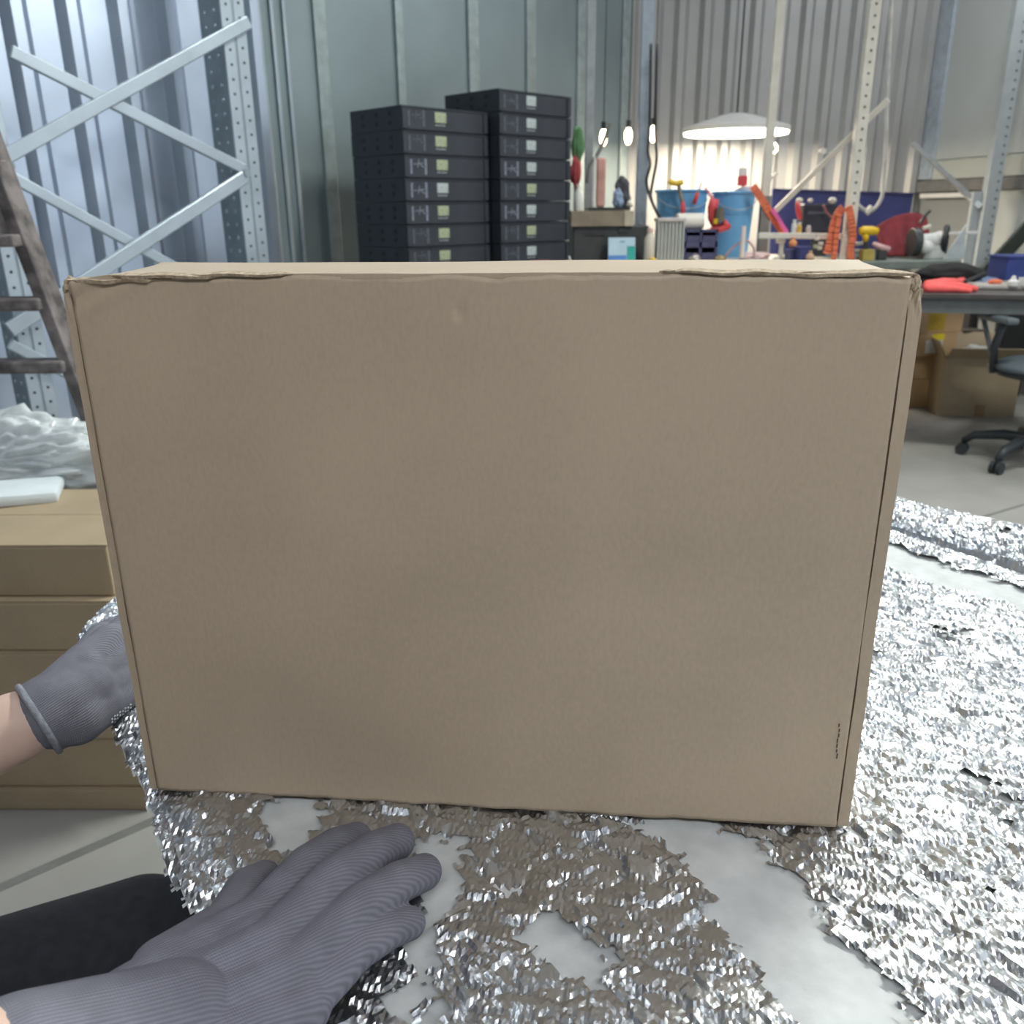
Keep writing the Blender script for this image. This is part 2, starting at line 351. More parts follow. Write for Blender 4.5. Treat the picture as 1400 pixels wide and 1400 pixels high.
# foil sheet: grid in (a, b) coordinates
g = .0023; a_lo, a_hi, b_lo, b_hi = -.30, .90, .035, 1.0
av = np.arange(a_lo, a_hi, g); bv = np.arange(b_lo, b_hi, g); na, nb = len(av), len(bv)
AA, BB = np.meshgrid(av, bv, indexing='ij')
def vnoise(x, y, seed):
    """smooth value noise"""
    r = np.random.default_rng(seed); T = r.random((256, 256)); xi = np.floor(x).astype(int); yi = np.floor(y).astype(int); fx = x-xi; fy = y-yi
    fx = fx*fx*(3-2*fx); fy = fy*fy*(3-2*fy); q = lambda i, k: T[i % 256, k % 256]
    return (q(xi, yi)*(1-fx)+q(xi+1, yi)*fx)*(1-fy)+(q(xi, yi+1)*(1-fx)+q(xi+1, yi+1)*fx)*fy
def voro(x, y, seed):
    """cell voronoi: nearest distance, second distance, offset to seed, two random numbers"""
    r = np.random.default_rng(seed); J = r.random((256, 256, 2)); K = r.random((256, 256, 3))*2-1
    xi = np.floor(x).astype(int); yi = np.floor(y).astype(int); d1 = np.full(x.shape, 9.); d2_ = np.full(x.shape, 9.); ox = np.zeros(x.shape); oy = np.zeros(x.shape); k = np.zeros(x.shape+(3,))
    for i in (-1, 0, 1):
        for j_ in (-1, 0, 1):
            cx = xi+i; cy = yi+j_; jj = J[cx % 256, cy % 256]; dx = x-(cx+jj[..., 0]); dy = y-(cy+jj[..., 1]); d = np.hypot(dx, dy)
            c = d < d1; d2_ = np.where(c, d1, np.minimum(d2_, d)); d1 = np.where(c, d, d1); ox = np.where(c, dx, ox); oy = np.where(c, dy, oy); k[c] = K[cx % 256, cy % 256][c]
    return d1, d2_, ox, oy, k
XX = AA*A.x + BB*B.x; YY = AA*A.y + BB*B.y                                     # world plan coordinates
# domain warp, then elongated flakes
wx = XX + .010*(vnoise(XX*40, YY*40, 1)-.5); wy = YY + .010*(vnoise(XX*40, YY*40, 2)-.5)
rot = math.radians(-18); p_ = (wx*math.cos(rot)+wy*math.sin(rot)); q_ = (-wx*math.sin(rot)+wy*math.cos(rot))
d1, dd2, ox, oy, kk = voro(p_/.021, q_/.0125, 5)
crack = np.clip((dd2-d1)/.16, 0, 1)
h = .0017*crack*(.6+.4*np.clip(kk[..., 2], -1, 1)) + (ox*.021*kk[..., 0]*.19 + oy*.0125*kk[..., 1]*.21)
e1, e2, ux, uy, k2 = voro(p_/.0062+31, q_/.0048+17, 8)
h += .0002*np.clip((e2-e1)/.3, 0, 1) + ux*.0062*k2[..., 0]*.13 + uy*.0048*k2[..., 1]*.13
g1, g2, _a, _b, k3 = voro((p_+.4*q_)/.040+7, q_/.015+3, 15); h += .0016*np.clip((g2-g1)/.13, 0, 1) + _b*.015*k3[..., 1]*.08
h += .0020*(vnoise(XX*22, YY*22, 3)-.5) + .004*(vnoise(XX*7, YY*7, 4)-.5)
# left rim bends down over table edge; right rim puffs up as a loose roll
drop = np.clip((.10-BB)/.06, 0, 1); rim = -.020*drop**2
roll_ = np.clip((BB-.90)/.05, 0, 1)*np.clip((1.01-BB)/.05, 0, 1); rim = rim + .022*np.sqrt(np.clip(roll_, 0, 1))*(.6+.8*vnoise(AA*9, BB*9, 9))
ripple = .0035*drop*np.sin(AA*170+6*vnoise(AA*20, BB*10, 12))
Z = TZ - .001 + rim + ripple + .0035
# outline mask
edge = .052 + .008*vnoise(AA*24, BB*0+.5, 21) + .005*vnoise(AA*190, BB*0+.5, 22)
inside = (BB > edge) & (BB < .975+.014*vnoise(AA*25, BB*0, 23)) & (AA < .815+(BB-.05)*1.2) & (AA < .885)
# bare foam patches
def seg_d(p0, p1):
    a = np.array(p0[:2]); d = np.array(p1[:2])-a; L = (d*d).sum(); t = np.clip(((XX-a[0])*d[0]+(YY-a[1])*d[1])/max(L, 1e-9), 0, 1)
    return np.hypot(XX-a[0]-t*d[0], YY-a[1]-t*d[1])
bare = np.full(XX.shape, 1.)
for (q0, q1, r) in (((1180, 752), (1420, 832), .026), ((1180, 752), (1300, 795), .031), ((915, 1125), (1075, 1240), .0165), ((905, 1120), (940, 1150), .013), ((1000, 1190), (1180, 1420), .026),
                    ((398, 1110), (400, 1150), .011), ((385, 1120), (412, 1105), .010), ((592, 1160), (596, 1180), .008), ((60, 880), (60, 880), .001), ((760, 1290), (800, 1330), .012), ((620, 1158), (560, 1380), .006)):
    bare = np.minimum(bare, seg_d(PZ(*q0, TZ), PZ(*q1, TZ))-r)
bare = bare + .012*(vnoise(p_*70, q_*110, 31)-.5) + .012*(vnoise(p_*170, q_*330, 32)-.5)
holes = ((vnoise(XX*26, YY*26, 41)+.25*vnoise(XX*190, YY*190, 42)) > 1.13)
foil = inside & (bare > 0) & ~holes
vid = np.arange(na*nb).reshape(na, nb)
def quads(mask):
    m = mask[:-1, :-1] & mask[1:, :-1] & mask[1:, 1:] & mask[:-1, 1:]
    return np.stack([vid[:-1, :-1][m], vid[:-1, 1:][m], vid[1:, 1:][m], vid[1:, :-1][m]], 1)
def pick(verts, f):
    u, inv = np.unique(f, return_inverse=True); return verts[u], inv.reshape(f.shape)
FOIL = mat('crinkled_foil', (.58, .594, .61), rough=.33, metal=1., var=0)
nt = FOIL.node_tree; fb = nt.nodes['Principled BSDF']; tcf = [n for n in nt.nodes if n.type == 'TEX_COORD'][0]
vf = nt.nodes.new('ShaderNodeTexVoronoi'); vf.inputs['Scale'].default_value = 330; vf.feature = 'F1'
nf = nt.nodes.new('ShaderNodeTexNoise'); nf.inputs['Scale'].default_value = 260; nf.inputs['Detail'].default_value = 3
nt.links.new(tcf.outputs['Object'], vf.inputs['Vector']); nt.links.new(tcf.outputs['Object'], nf.inputs['Vector'])
am = nt.nodes.new('ShaderNodeMath'); am.operation = 'ADD'; nt.links.new(vf.outputs['Distance'], am.inputs[0]); nt.links.new(nf.outputs['Fac'], am.inputs[1])
bf = nt.nodes.new('ShaderNodeBump'); bf.inputs['Strength'].default_value = .22; bf.inputs['Distance'].default_value = .0009
nt.links.new(am.outputs[0], bf.inputs['Height']); nt.links.new(bf.outputs['Normal'], fb.inputs['Normal'])
FOAM = mat('white_foam', (.56, .58, .58), rough=.7, var=.08, scale=50, bump=.15, bscale=250)
sheet = thing('foil_sheet', 'crinkled silver foil foam sheet spread over the packing table', 'sheet', AB(.25, .5, TZ))
vb = np.stack([XX, YY, Z-.0012+.0004*vnoise(XX*300, YY*300, 50)], -1).reshape(-1, 3)
v, f = pick(vb, quads(inside)); fo = mesh_np('foam_backing', v, f, FOAM, sheet); fo['label'] = 'bare white foam layer'
vf_ = np.stack([XX, YY, Z+.0012+h], -1).reshape(-1, 3)
v, f = pick(vf_, quads(foil)); fs = mesh_np('foil_skin', v, f, FOIL, sheet, smooth=False); fs['label'] = 'cracked silver foil skin'

# ------------------------------------------------------------------ the big carton
BW, BH, BD, YAW = .45, .331, .111, -.101
BO = Vector((-.019, .4595, TZ+.006))
Mb = Matrix.Translation(BO) @ Matrix.Rotation(YAW, 4, 'Z')
box = bpy.data.objects.new('cardboard_box', None); C.objects.link(box); box.location = BO; box.rotation_euler = (0, 0, YAW)
tag(box, 'large plain brown cardboard box standing upright on the foil sheet', 'box')
def local_build(mb, name, m, parent, smooth=False):
    """verts already in the carton's own frame"""
    bmesh.ops.recalc_face_normals(mb.bm, faces=mb.bm.faces)
    me = bpy.data.meshes.new(name); mb.bm.to_mesh(me); mb.bm.free(); me.materials.append(m)
    if smooth:
        for p in me.polygons: p.use_smooth = True
    o = bpy.data.objects.new(name, me); C.objects.link(o); o.parent = parent; return o
def nz(x, s, seed=0): return mnoise.noise(Vector((x*s+seed*13.7, seed*3.1, .37)))
def slab(x0, x1, z0, z1, y0, y1, nx, nz_, topf=None, botf=None, frontf=None):
    """closed slab: front grid at y0(x,z), back at y1; edges can be ragged"""
    mb = MB(); G = {}
    for i in range(nx+1):
        for k in range(nz_+1):
            x = x0+(x1-x0)*i/nx; zt = z1+(topf(x) if topf else 0); zb = z0+(botf(x) if botf else 0); z = zb+(zt-zb)*k/nz_
            G[0, i, k] = mb.bm.verts.new((x, y0+(frontf(x, z) if frontf else 0), z)); G[1, i, k] = mb.bm.verts.new((x, y1, z))
    for i in range(nx):
        for k in range(nz_):
            for s in (0, 1): mb.bm.faces.new((G[s, i, k], G[s, i+1, k], G[s, i+1, k+1], G[s, i, k+1]))
    for i in range(nx):
        for k in (0, nz_): mb.bm.faces.new((G[0, i, k], G[0, i+1, k], G[1, i+1, k], G[1, i, k]))
    for k in range(nz_):
        for i in (0, nx): mb.bm.faces.new((G[0, i, k], G[0, i, k+1], G[1, i, k+1], G[1, i, k]))
    return mb
hw = BW/2
DENT = Mb.inverted() @ PL(628, 427, BO, Vector((math.sin(YAW), -math.cos(YAW), 0)))
def frontf(x, z):
    d = 0.0009*nz(x, 9, 1)+.0008*mnoise.noise(Vector((x*14, z*14, 2)))
    r = ((x-DENT.x)/.0028)**2+((z-DENT.z)/.0034)**2
    d += .0013*math.exp(-r) - .0004*math.exp(-(((x-DENT.x+.003)/.003)**2+((z-DENT.z+.004)/.003)**2))
    # buckled lower rim and creased top left corner
    d += .0010*math.exp(-z/.012)*nz(x, 60, 3)
    d += .0016*math.exp(-((BH-z)/.02)**2)*max(0, 1-(x+hw)/.06)*math.sin((x*1.2+(BH-z)*2.4)*160)
    return d
inner = MB().box((0, BD/2+.002, BH/2-.003), (BW-.004, BD-.006, BH-.008)); local_build(inner, 'inner_tray', SLIT, box)
XL, XR = -hw+.0058, hw-.0078
def top_r(x): return .0012*nz(x, 45, 5)+.0008*nz(x, 160, 6) - .003*math.exp(-((x+hw)/.012)**2) - .002*math.exp(-((x-hw)/.02)**2)
def bot_r(x): return .0007*nz(x, 40, 7)+.0005*nz(x, 130, 8)
o = local_build(slab(XL, XR, 0, BH-.0022, 0, .0034, 220, 120, top_r, bot_r, frontf), 'front_panel', KRAFT, box, smooth=False)
for p in o.data.polygons: p.use_smooth = abs(p.normal.y) > .6
def flap(x0, x1, zt, seed, yb):
    mb = slab(x0, x1, .0, zt, yb, yb+.09, 6, 60, lambda x: .0016*nz(x, 300, seed), None, lambda x, z: .0008*nz(z, 20, seed)+.0035*math.exp(-((zt-z)/.010)**2)*nz(x*40+z*8, 12, seed))
    for v in mb.bm.verts:                                                       # crumpled upper end
        k = math.exp(-((zt-v.co.z)/.012)**2); v.co.x += .0014*k*nz(v.co.z, 180, seed+1)+ .0006*nz(v.co.z, 30, seed+2)
    return mb
local_build(flap(-hw, XL-.0011, BH-.0075, 11, .0008), 'side_flap', KRAFT, box)
local_build(flap(XR+.0012, hw, BH-.0085, 15, .0006), 'side_flap', KRAFT, box)
# top panel with slightly bowed rear edge
mb = MB(); G = {}; nx, ny = 150, 14
for i in range(nx+1):
    for k in range(ny+1):
        x = -hw+.003+(BW-.006)*i/nx; y = .0004+(BD-.0008)*k/ny
        if k == ny: y += .0012*nz(x, 50, 21)
        z = BH-.0005+.0016*nz(x, 7, 22)*(k/ny)+.0007*nz(x, 40, 23)*(1-k/ny)*(.5) - .0045*math.exp(-((x+hw)/.018)**2)*(1-k/ny)**.5 - .0035*math.exp(-((x-hw)/.02)**2)*(1-k/ny)**.5
        G[0, i, k] = mb.bm.verts.new((x, y, z)); G[1, i, k] = mb.bm.verts.new((x, y, z-.0028))
for i in range(nx):
    for k in range(ny):
        for s in (0, 1): mb.bm.faces.new((G[s, i, k], G[s, i+1, k], G[s, i+1, k+1], G[s, i, k+1]))
    for k in (0, ny): mb.bm.faces.new((G[0, i, k], G[0, i+1, k], G[1, i+1, k], G[1, i, k]))
for k in range(ny):
    for i in (0, nx): mb.bm.faces.new((G[0, i, k], G[0, i, k+1], G[1, i, k+1], G[1, i, k]))
local_build(mb, 'top_panel', KRAFT, box)
local_build(slab(-hw+.001, hw-.001, 0, BH-.004, BD-.003, BD, 8, 6), 'back_panel', KRAFT, box)
local_build(MB().box((0, BD/2, .0015), (BW-.006, BD-.004, .003)), 'bottom_panel', KRAFT, box)
# torn, frayed paper along the worn front top edge
def torn(x0, x1, z, y, amp, seed, thick=.0011, drop_=.004):
    n = int((x1-x0)/.0022); mb = MB(); rows = []
    for i in range(n+1):
        x = x0+(x1-x0)*i/n; e = min(1, i/3, (n-i)/3)
        a = amp*(.45+.55*nz(x, 90, seed))*e; zz = z + .0011*nz(x, 60, seed+1)
        rows.append([mb.bm.verts.new(q) for q in ((x, y, zz-drop_*e*.35-.0004), (x, y-.0014*e-abs(a)*.35, zz-drop_*e*(.4+.3*nz(x, 70, seed+2))), (x, y-.0018*e-abs(a)*.5, zz+.0002), (x, y+.003, zz+thick*e+abs(a)*.25), (x, y+.004, zz))])
    for p, q in zip(rows, rows[1:]):
        for k in range(5): mb.bm.faces.new((p[k], p[(k+1) % 5], q[(k+1) % 5], q[k]))
    mb.bm.faces.new(rows[0][::-1]); mb.bm.faces.new(rows[-1]); return mb
for (x0, x1, zz, am, sd, dr) in ((-hw+.004, -hw+.055, -.0030, .0030, 31, .004), (-hw+.030, -hw+.090, -.0012, .0026, 32, .003), (-hw+.075, -hw+.13, -.0008, .0014, 33, .002),
                             (hw-.125, hw-.055, -.0006, .0018, 34, .002), (hw-.085, hw-.005, -.0016, .0026, 35, .003), (hw-.13, hw-.122, .0003, .004, 36, .004)):
    t_ = local_build(torn(x0, x1, BH+zz, .0002, am, sd, drop_=dr), 'torn_edge', TORN, box); t_['label'] = 'frayed torn paper edge'
# crumpled corner tabs
for (cx, sx, sd) in ((-hw+.0035, 1, 41), (hw-.0045, -1, 42)):
    mb = MB()
    bmesh.ops.create_icosphere(mb.bm, subdivisions=3, radius=1)
    for v in mb.bm.verts:
        q = v.co.copy(); k = 1+.45*mnoise.noise(q*2.2+Vector((sd, 0, 0)))
        v.co = Vector((cx+q.x*.0032*k, .0045+q.y*.0048*k, BH-.0068+q.z*.0050*k))
    t_ = local_build(mb, 'crushed_corner', TORN, box); t_['label'] = 'crushed corner'
# dark scuff low on the right of the front panel
sc0 = Mb.inverted() @ PL(1147, 990, BO, Vector((math.sin(YAW), -math.cos(YAW), 0))); sc1 = Mb.inverted() @ PL(1144, 1032, BO, Vector((math.sin(YAW), -math.cos(YAW), 0)))
mb = MB()
for i in range(7):
    q = sc0.lerp(sc1, i/6); mb.box((q.x+.0006*random.uniform(-1, 1), -.0012, q.z), (.0006, .0004, .0018+.002*random.random()))
t_ = local_build(mb, 'scuff', SLIT, box); t_['label'] = 'short dark scuff'

# ------------------------------------------------------------------ person reaching in from the left, with two grey gloves
person = thing('person', 'person seated left of the table in dark clothes and grey knit gloves, steadying the box', 'person', (-.78, .34, 0))
def pchild(mb, name, m, voxel, sm=5, frame=None, label=None, rib=None):
    o = mb.build(name, m, person); bake_remesh(o, voxel, sm)
    if frame is not None:                                                       # re-express in a rotated frame so knit ribs follow the fingers
        o.data.transform(frame.inverted()); o.matrix_basis = frame
    if m and not o.data.materials: o.data.materials.append(m)
    if rib is not None:                                                         # arc coordinate that the knit ribs follow
        att = o.data.attributes.new('rib', 'FLOAT', 'POINT'); co = np.empty(len(o.data.vertices)*3, np.float32); o.data.vertices.foreach_get('co', co); co = co.reshape(-1, 3)
        if rib == 'y': val = co[:, 1]
        else:
            fi = frame.inverted(); pa, pb = [np.array(fi @ (q-Vector(person.location))) for q in rib]; dx = (pb-pa)/np.linalg.norm(pb-pa); rel = co-pa; rel = rel-np.outer(rel@dx, dx)
            e1_ = np.cross(dx, [0, 1, 0]); e1_ /= np.linalg.norm(e1_); e2_ = np.cross(dx, e1_); val = np.arctan2(rel@e2_, -(rel@e1_))*.030
        att.data.foreach_set('value', val.astype(np.float32))
    if label: o['label'] = label
    return o
VL = Vector
# left arm: wrist seen at (55,980), hand lies against the box's left side
Lw = P(86, 964, .558); Lf0 = P(-70, 1030, .525)
Lel = VL((-.63, .47, .90)); Lsh = VL((-.86, .50, 1.13)); Rsh = VL((-.63, .16, 1.13))
Rw = PZ(205, 1425, .795); Rel = VL((-.36, .06, .93))
hipL = VL((-.80, .44, .40)); hipR = VL((-.68, .26, .40)); kneeL = P(196, 1292, .70); kneeR = VL((-.36, .24, .36)); 
footL = VL((-.50, .70, .06)); footR = VL((-.42, .27, .06))
neck = VL((-.70, .35, 1.22)); head = VL((-.66, .375, 1.36))
body = MB()
body.limb([VL((-.74, .365, .48)), VL((-.745, .355, .78)), VL((-.735, .34, 1.0)), VL((-.725, .335, 1.10))], [.14, .135, .145, .12])
body.limb([hipL.lerp(hipR, .3), Lsh], [.09, .07]); body.limb([hipR.lerp(hipL, .3), Rsh], [.09, .07]); body.limb([Lsh, Rsh], [.06, .06])
body.limb([VL((-.72, .335, 1.12)), neck, head-VL((0, 0, .07))], [.07, .056, .055])
body.sph(head, .083, (1.08, .92, 1.28)); body.sph(head+VL((.045, .03, -.045)), .05, (1, .9, 1))
fdir = VL((.83, .55, 0)).normalized(); sdir = VL((-.55, .83, 0))
body.limb([head+fdir*.088+VL((0, 0, .01)), head+fdir*.108-VL((0, 0, .022))], [.009, .014])       # nose
for s in (-1, 1): body.sph(head+sdir*s*.076-fdir*.005, .022, (.9, .45, 1.3))                    # ears
body.limb([Lsh, Lsh.lerp(Lel, .5), Lel, Lel.lerp(Lw, .35), Lf0, P(30, 992, .543)], [.058, .052, .043, .040, .032, .0265])
body.limb([Rsh, Rsh.lerp(Rel, .5), Rel, Rel.lerp(Rw, .4), Rel.lerp(Rw, .88)], [.058, .052, .043, .040, .0265])
body.limb([hipL, hipL.lerp(kneeL, .5), kneeL, kneeL.lerp(footL, .4), footL], [.085, .075, .056, .052, .036]); body.limb([footL, footL+VL((.17, .12, -.025))], [.036, .03])
body.limb([hipR, hipR.lerp(kneeR, .5), kneeR, kneeR.lerp(footR, .4), footR], [.085, .075, .056, .052, .036]); body.limb([footR, footR+VL((.18, .08, -.025))], [.036, .03])
pchild(body, 'body', SKIN, .007, 4)
for s in (-1, 1): MB().sph(head+fdir*.083+sdir*s*.031+VL((0, 0, .008)), .011).build('eye', mat('eye', (.55, .55, .55), rough=.2, var=0), person, smooth=True)
MB().limb([head+fdir*.085+sdir*.022-VL((0, 0, .056)), head+fdir*.092-VL((0, 0, .054)), head+fdir*.085-sdir*.022-VL((0, 0, .056))], [.004, .007, .004]).build('lips', mat('lip', (.42, .2, .18), var=0), person)
hair = MB(); hair.sph(head-fdir*.018+VL((0, 0, .03)), .09, (1.08, .98, 1.15)); pchild(hair, 'hair', HAIR, .006, 3)
shirt = MB()
shirt.limb([VL((-.74, .365, .46)), VL((-.745, .355, .78)), VL((-.735, .34, 1.0)), VL((-.725, .335, 1.10))], [.15, .145, .155, .13])
shirt.limb([hipL.lerp(hipR, .3), Lsh], [.10, .08]); shirt.limb([hipR.lerp(hipL, .3), Rsh], [.10, .08]); shirt.limb([Lsh, Rsh], [.072, .072])
shirt.limb([Lsh, Lsh.lerp(Lel, .5), Lel.lerp(Lsh, .15)], [.07, .066, .058]); shirt.limb([Rsh, Rsh.lerp(Rel, .5), Rel.lerp(Rsh, .15)], [.07, .066, .058])
pchild(shirt, 'shirt', SHIRT, .008, 5)
tr = MB()
tr.limb([hipL, hipL.lerp(kneeL, .5), kneeL, kneeL.lerp(footL, .4), footL+VL((0, 0, .05))], [.10, .088, .070, .064, .055])
tr.limb([hipR, hipR.lerp(kneeR, .5), kneeR, kneeR.lerp(footR, .4), footR+VL((0, 0, .05))], [.10, .088, .070, .064, .055]); tr.limb([hipL, hipR], [.12, .12])
pchild(tr, 'trousers', TROUSERS, .008, 5)
for q, dr in ((footL, VL((.17, .12, -.025))), (footR, VL((.18, .08, -.025)))):
    sh = MB(); sh.limb([q-dr*.25-VL((0, 0, .015)), q+VL((0, 0, -.005)), q+dr*1.05], [.042, .046, .035]); pchild(sh, 'shoe', BLACKP, .006, 4)

def frame_from(xdir, up, loc):
    x = xdir.normalized(); z = (up-x*up.dot(x)).normalized(); y = z.cross(x)
    return Matrix(((x.x, y.x, z.x, loc.x), (x.y, y.y, z.y, loc.y), (x.z, y.z, z.z, loc.z), (0, 0, 0, 1)))
ploc = Vector(person.location)
# ---- left glove: back of the hand to the camera, fingers run along and behind the box
K = P(166, 912, .600)                                                          # knuckle centre
Lx = (K-Lw).normalized()
mb = MB()
kn = [P(150, 877, .618), P(163, 902, .612), P(170, 925, .604), P(168, 948, .594)]   # index (top) .. little finger knuckles
wr_ = [P(80, 945, .562), P(84, 958, .558), P(90, 972, .554), P(96, 984, .552)]
for k in range(4):
    mb.limb([wr_[k], wr_[k].lerp(kn[k], .5), kn[k]], [.0185, .0175, .0145])
for k in range(3):
    mb.limb([wr_[k].lerp(wr_[k+1], .5), kn[k].lerp(kn[k+1], .5)], [.018, .014])
tip_dir = [VL((.030, .98, -.02)), VL((.045, .98, -.03)), VL((.05, .97, -.06)), VL((.05, .95, -.08))]
ln = [.072, .080, .074, .058]
for k in range(4):
    d = tip_dir[k].normalized(); p0 = kn[k]; p1 = p0+d*ln[k]*.42; p2 = p1+(d+VL((.35, 0, -.12))).normalized()*ln[k]*.33; p3 = p2+(d+VL((1.1, 0, -.2))).normalized()*ln[k]*.25
    mb.limb([p0, p1, p2, p3], [.0118, .0108, .0100, .0088])
mb.limb([P(104, 978, .556), P(136, 962, .575)], [.0225, .019])
# thumb leaves the palm near the wrist on the upper side and reaches forward behind the carton
th0 = wr_[0].lerp(kn[0], .25)+VL((.006, .008, .002)); th1 = P(140, 872, .645); mb.limb([th0, th1, th1+VL((.02, .035, .0)), th1+VL((.038, .056, -.004))], [.017, .0135, .0118, .0100])
# cuff sleeve over the wrist
cu = P(57, 981, .548); mb.limb([cu.lerp(Lw, .62), Lw, Lw.lerp(K, .35)], [.0285, .027, .0235]); mb.cyl(cu-(Lw-cu).normalized()*.002, cu.lerp(Lw, .62), .0282, .0285, n=32)
gl = pchild(mb, 'glove', KNIT, .0011, 24, Matrix.Translation(-ploc) @ frame_from(Lx, VL((-.5, -.7, .6)), K), 'grey knit glove on the left hand', rib=(cu, K))
ax = (Lw-cu).normalized()
cf = MB(); ring = []
o1 = ax.orthogonal().normalized(); o2 = ax.cross(o1)
for i in range(40):
    t_ = 2*math.pi*i/39; ring.append(cu-ax*.002+(o1*math.cos(t_)+o2*math.sin(t_))*.0275)
cf.tube(ring, .0026, n=8)
c_ = cf.build('glove_cuff', KNIT_CUFF, person, smooth=True); c_['label'] = 'thick overlocked cuff edge of the left glove'
# rubber grip dots at the lower side of the left glove
bpy.context.view_layer.update()
def on_glove(o, px, py):
    mi = o.matrix_world.inverted(); c = mi @ VL((0, 0, CAMZ)); d = (mi.to_3x3() @ ray(px, py)).normalized()
    ok, loc, n, _ = o.ray_cast(c, d); return (o.matrix_world @ loc) if ok else None
dots = MB(); nd = 0
for i in range(8):
    for j_ in range(3):
        q = on_glove(gl, 153+i*3.6, 983-i*2.6+j_*4.2-(i % 2)*1.5)
        if q is not None: dots.sph(q, .0009, n=4); nd += 1
if nd:
    d_ = dots.build('grip_dots', GRIPDOT, person); d_['kind'] = 'stuff'; d_['label'] = 'pale rubber grip dots'

# ---- right glove lying palm down on the foil in front of the box
mb = MB()
zf = TZ+.0165
tips = [(PZ(487, 1146, zf), .0100), (PZ(543, 1151, zf+.003), .0112), (PZ(580, 1192, zf), .0108), (PZ(560, 1262, zf-.002), .0092)]
fd = (PZ(540, 1150, TZ)-PZ(330, 1275, TZ)).normalized(); fl = VL((-fd.y, fd.x, 0))
kk_ = [PZ(345, 1262, zf+.020), PZ(366, 1296, zf+.026), PZ(394, 1336, zf+.023), PZ(416, 1376, zf+.015)]
for k in range(4):
    (tp, r) = tips[k]; a = kk_[k]; m1 = a.lerp(tp, .48)+VL((0, 0, .0085)); m2 = a.lerp(tp, .78)+VL((0, 0, .006))
    mb.limb([a, m1, m2, tp], [r*1.10, r*1.06, r*1.02, r*.94])
wrr = [Rw+fl*.021+VL((0, 0, 0)), Rw+fl*.008, Rw-fl*.008, Rw-fl*.021]
for k in range(4): mb.limb([wrr[k], wrr[k].lerp(kk_[k], .55), kk_[k]], [.0185, .0160, .0125])
for k in range(3): mb.limb([wrr[k].lerp(wrr[k+1], .5), kk_[k].lerp(kk_[k+1], .5)], [.0185, .0115])
tb = wrr[0].lerp(kk_[0], .30)+fl*.006
mb.limb([tb, PZ(312, 1268, zf+.012), PZ(338, 1216, zf+.006), PZ(362, 1200, zf-.002)], [.0165, .0140, .0118, .0095])
fa = (Rw-Rel).normalized(); mb.limb([Rw-fa*.050, Rw-fa*.02, Rw+fd*.01], [.0300, .0295, .0265])
gr = pchild(mb, 'glove', KNIT, .0010, 9, Matrix.Translation(-ploc) @ frame_from(fd, VL((0, 0, 1)), Rw), 'grey knit glove on the right hand', rib='y')
o1 = fa.orthogonal().normalized(); o2 = fa.cross(o1); cc = Rw-fa*.072
cf = MB().tube([cc+(o1*math.cos(2*math.pi*i/39)+o2*math.sin(2*math.pi*i/39))*.0300 for i in range(40)], .0032, n=8)
c_ = cf.build('glove_cuff', KNIT_CUFF, person, smooth=True); c_['label'] = 'thick overlocked cuff edge of the right glove'

# stool under the seated person
st = thing('stool', 'plain black work stool under the seated person', 'stool', (-.76, .36, 0))
MB().cyl((-.76, .36, .29), (-.76, .36, .33), .17, n=32).build('seat', BLACKP, st, bev=.006)
for i in range(4):
    t_ = i*math.pi/2+.4; MB().bar((-.76+.12*math.cos(t_), .36+.12*math.sin(t_), .29), (-.76+.19*math.cos(t_), .36+.19*math.sin(t_), 0), .025, .025).build('leg', DARKMETAL, st)
#@@PART2
# ------------------------------------------------------------------ cartons, film heap and ladder on the left
def carton(name, label, c, size, rz=0, m=None, group=None, lid=.0, flaps=True):
    """closed flat carton: body, two top flaps with a centre gap, a strip of tape"""
    t = thing(name, label, 'box', (c[0], c[1], c[2]), group); t.rotation_euler.z = rz; m = m or KRAFT_B
    def lb(mb, nm, mm, bev=0):
        o = mb.build(nm, mm, None, origin=(0, 0, 0), bev=bev); o.parent = t; o.location = (0, 0, 0); return o
    sx, sy, sz = size
    lb(MB().box((0, 0, (sz-.004)/2), (sx, sy, sz-.004)), 'body', m, .003)
    for s in (-1, 1): lb(MB().box((0, s*sy/4, sz-.002), (sx+.002, sy/2-.002, .004)), 'top_flap', m)
    if lid: lb(MB().box((0, 0, sz-lid/2-.001), (sx+.016, sy+.016, lid)), 'lid', m, .004)
    return t
# stack of flat cartons: front faces at about Y = 1.42
def frontcarton(label, z0, z1, px_right, dy=0, lid=.0, depth=.33, width=.52, yf=1.43):
    q = P(px_right, 760, yf); t = carton('carton', label, (q.x-width/2, yf+dy+depth/2, z0), (width, depth, z1-z0), rz=-.02, lid=lid, group='flat cartons stacked left of the table'); return t
zt = lambda y, Y=1.43: P(60, y, Y).z
z_a = [0, zt(1077), zt(1004), zt(886), zt(818), zt(748)]
frontcarton('flat brown carton at the very bottom of the left stack', 0, z_a[1]-.001, 152, 0)
frontcarton('flat brown carton second from the bottom of the left stack', z_a[1], z_a[2]-.001, 152, .006)
frontcarton('flat brown carton in the middle of the left stack, behind the glove', z_a[2], z_a[3]-.001, 150, -.012)
frontcarton('flat brown carton second from the top of the left stack', z_a[3], z_a[4]-.001, 152, -.008)
frontcarton('closed brown carton with clean pale lid on top of the left stack', z_a[4], z_a[5], 147, .012, lid=0)
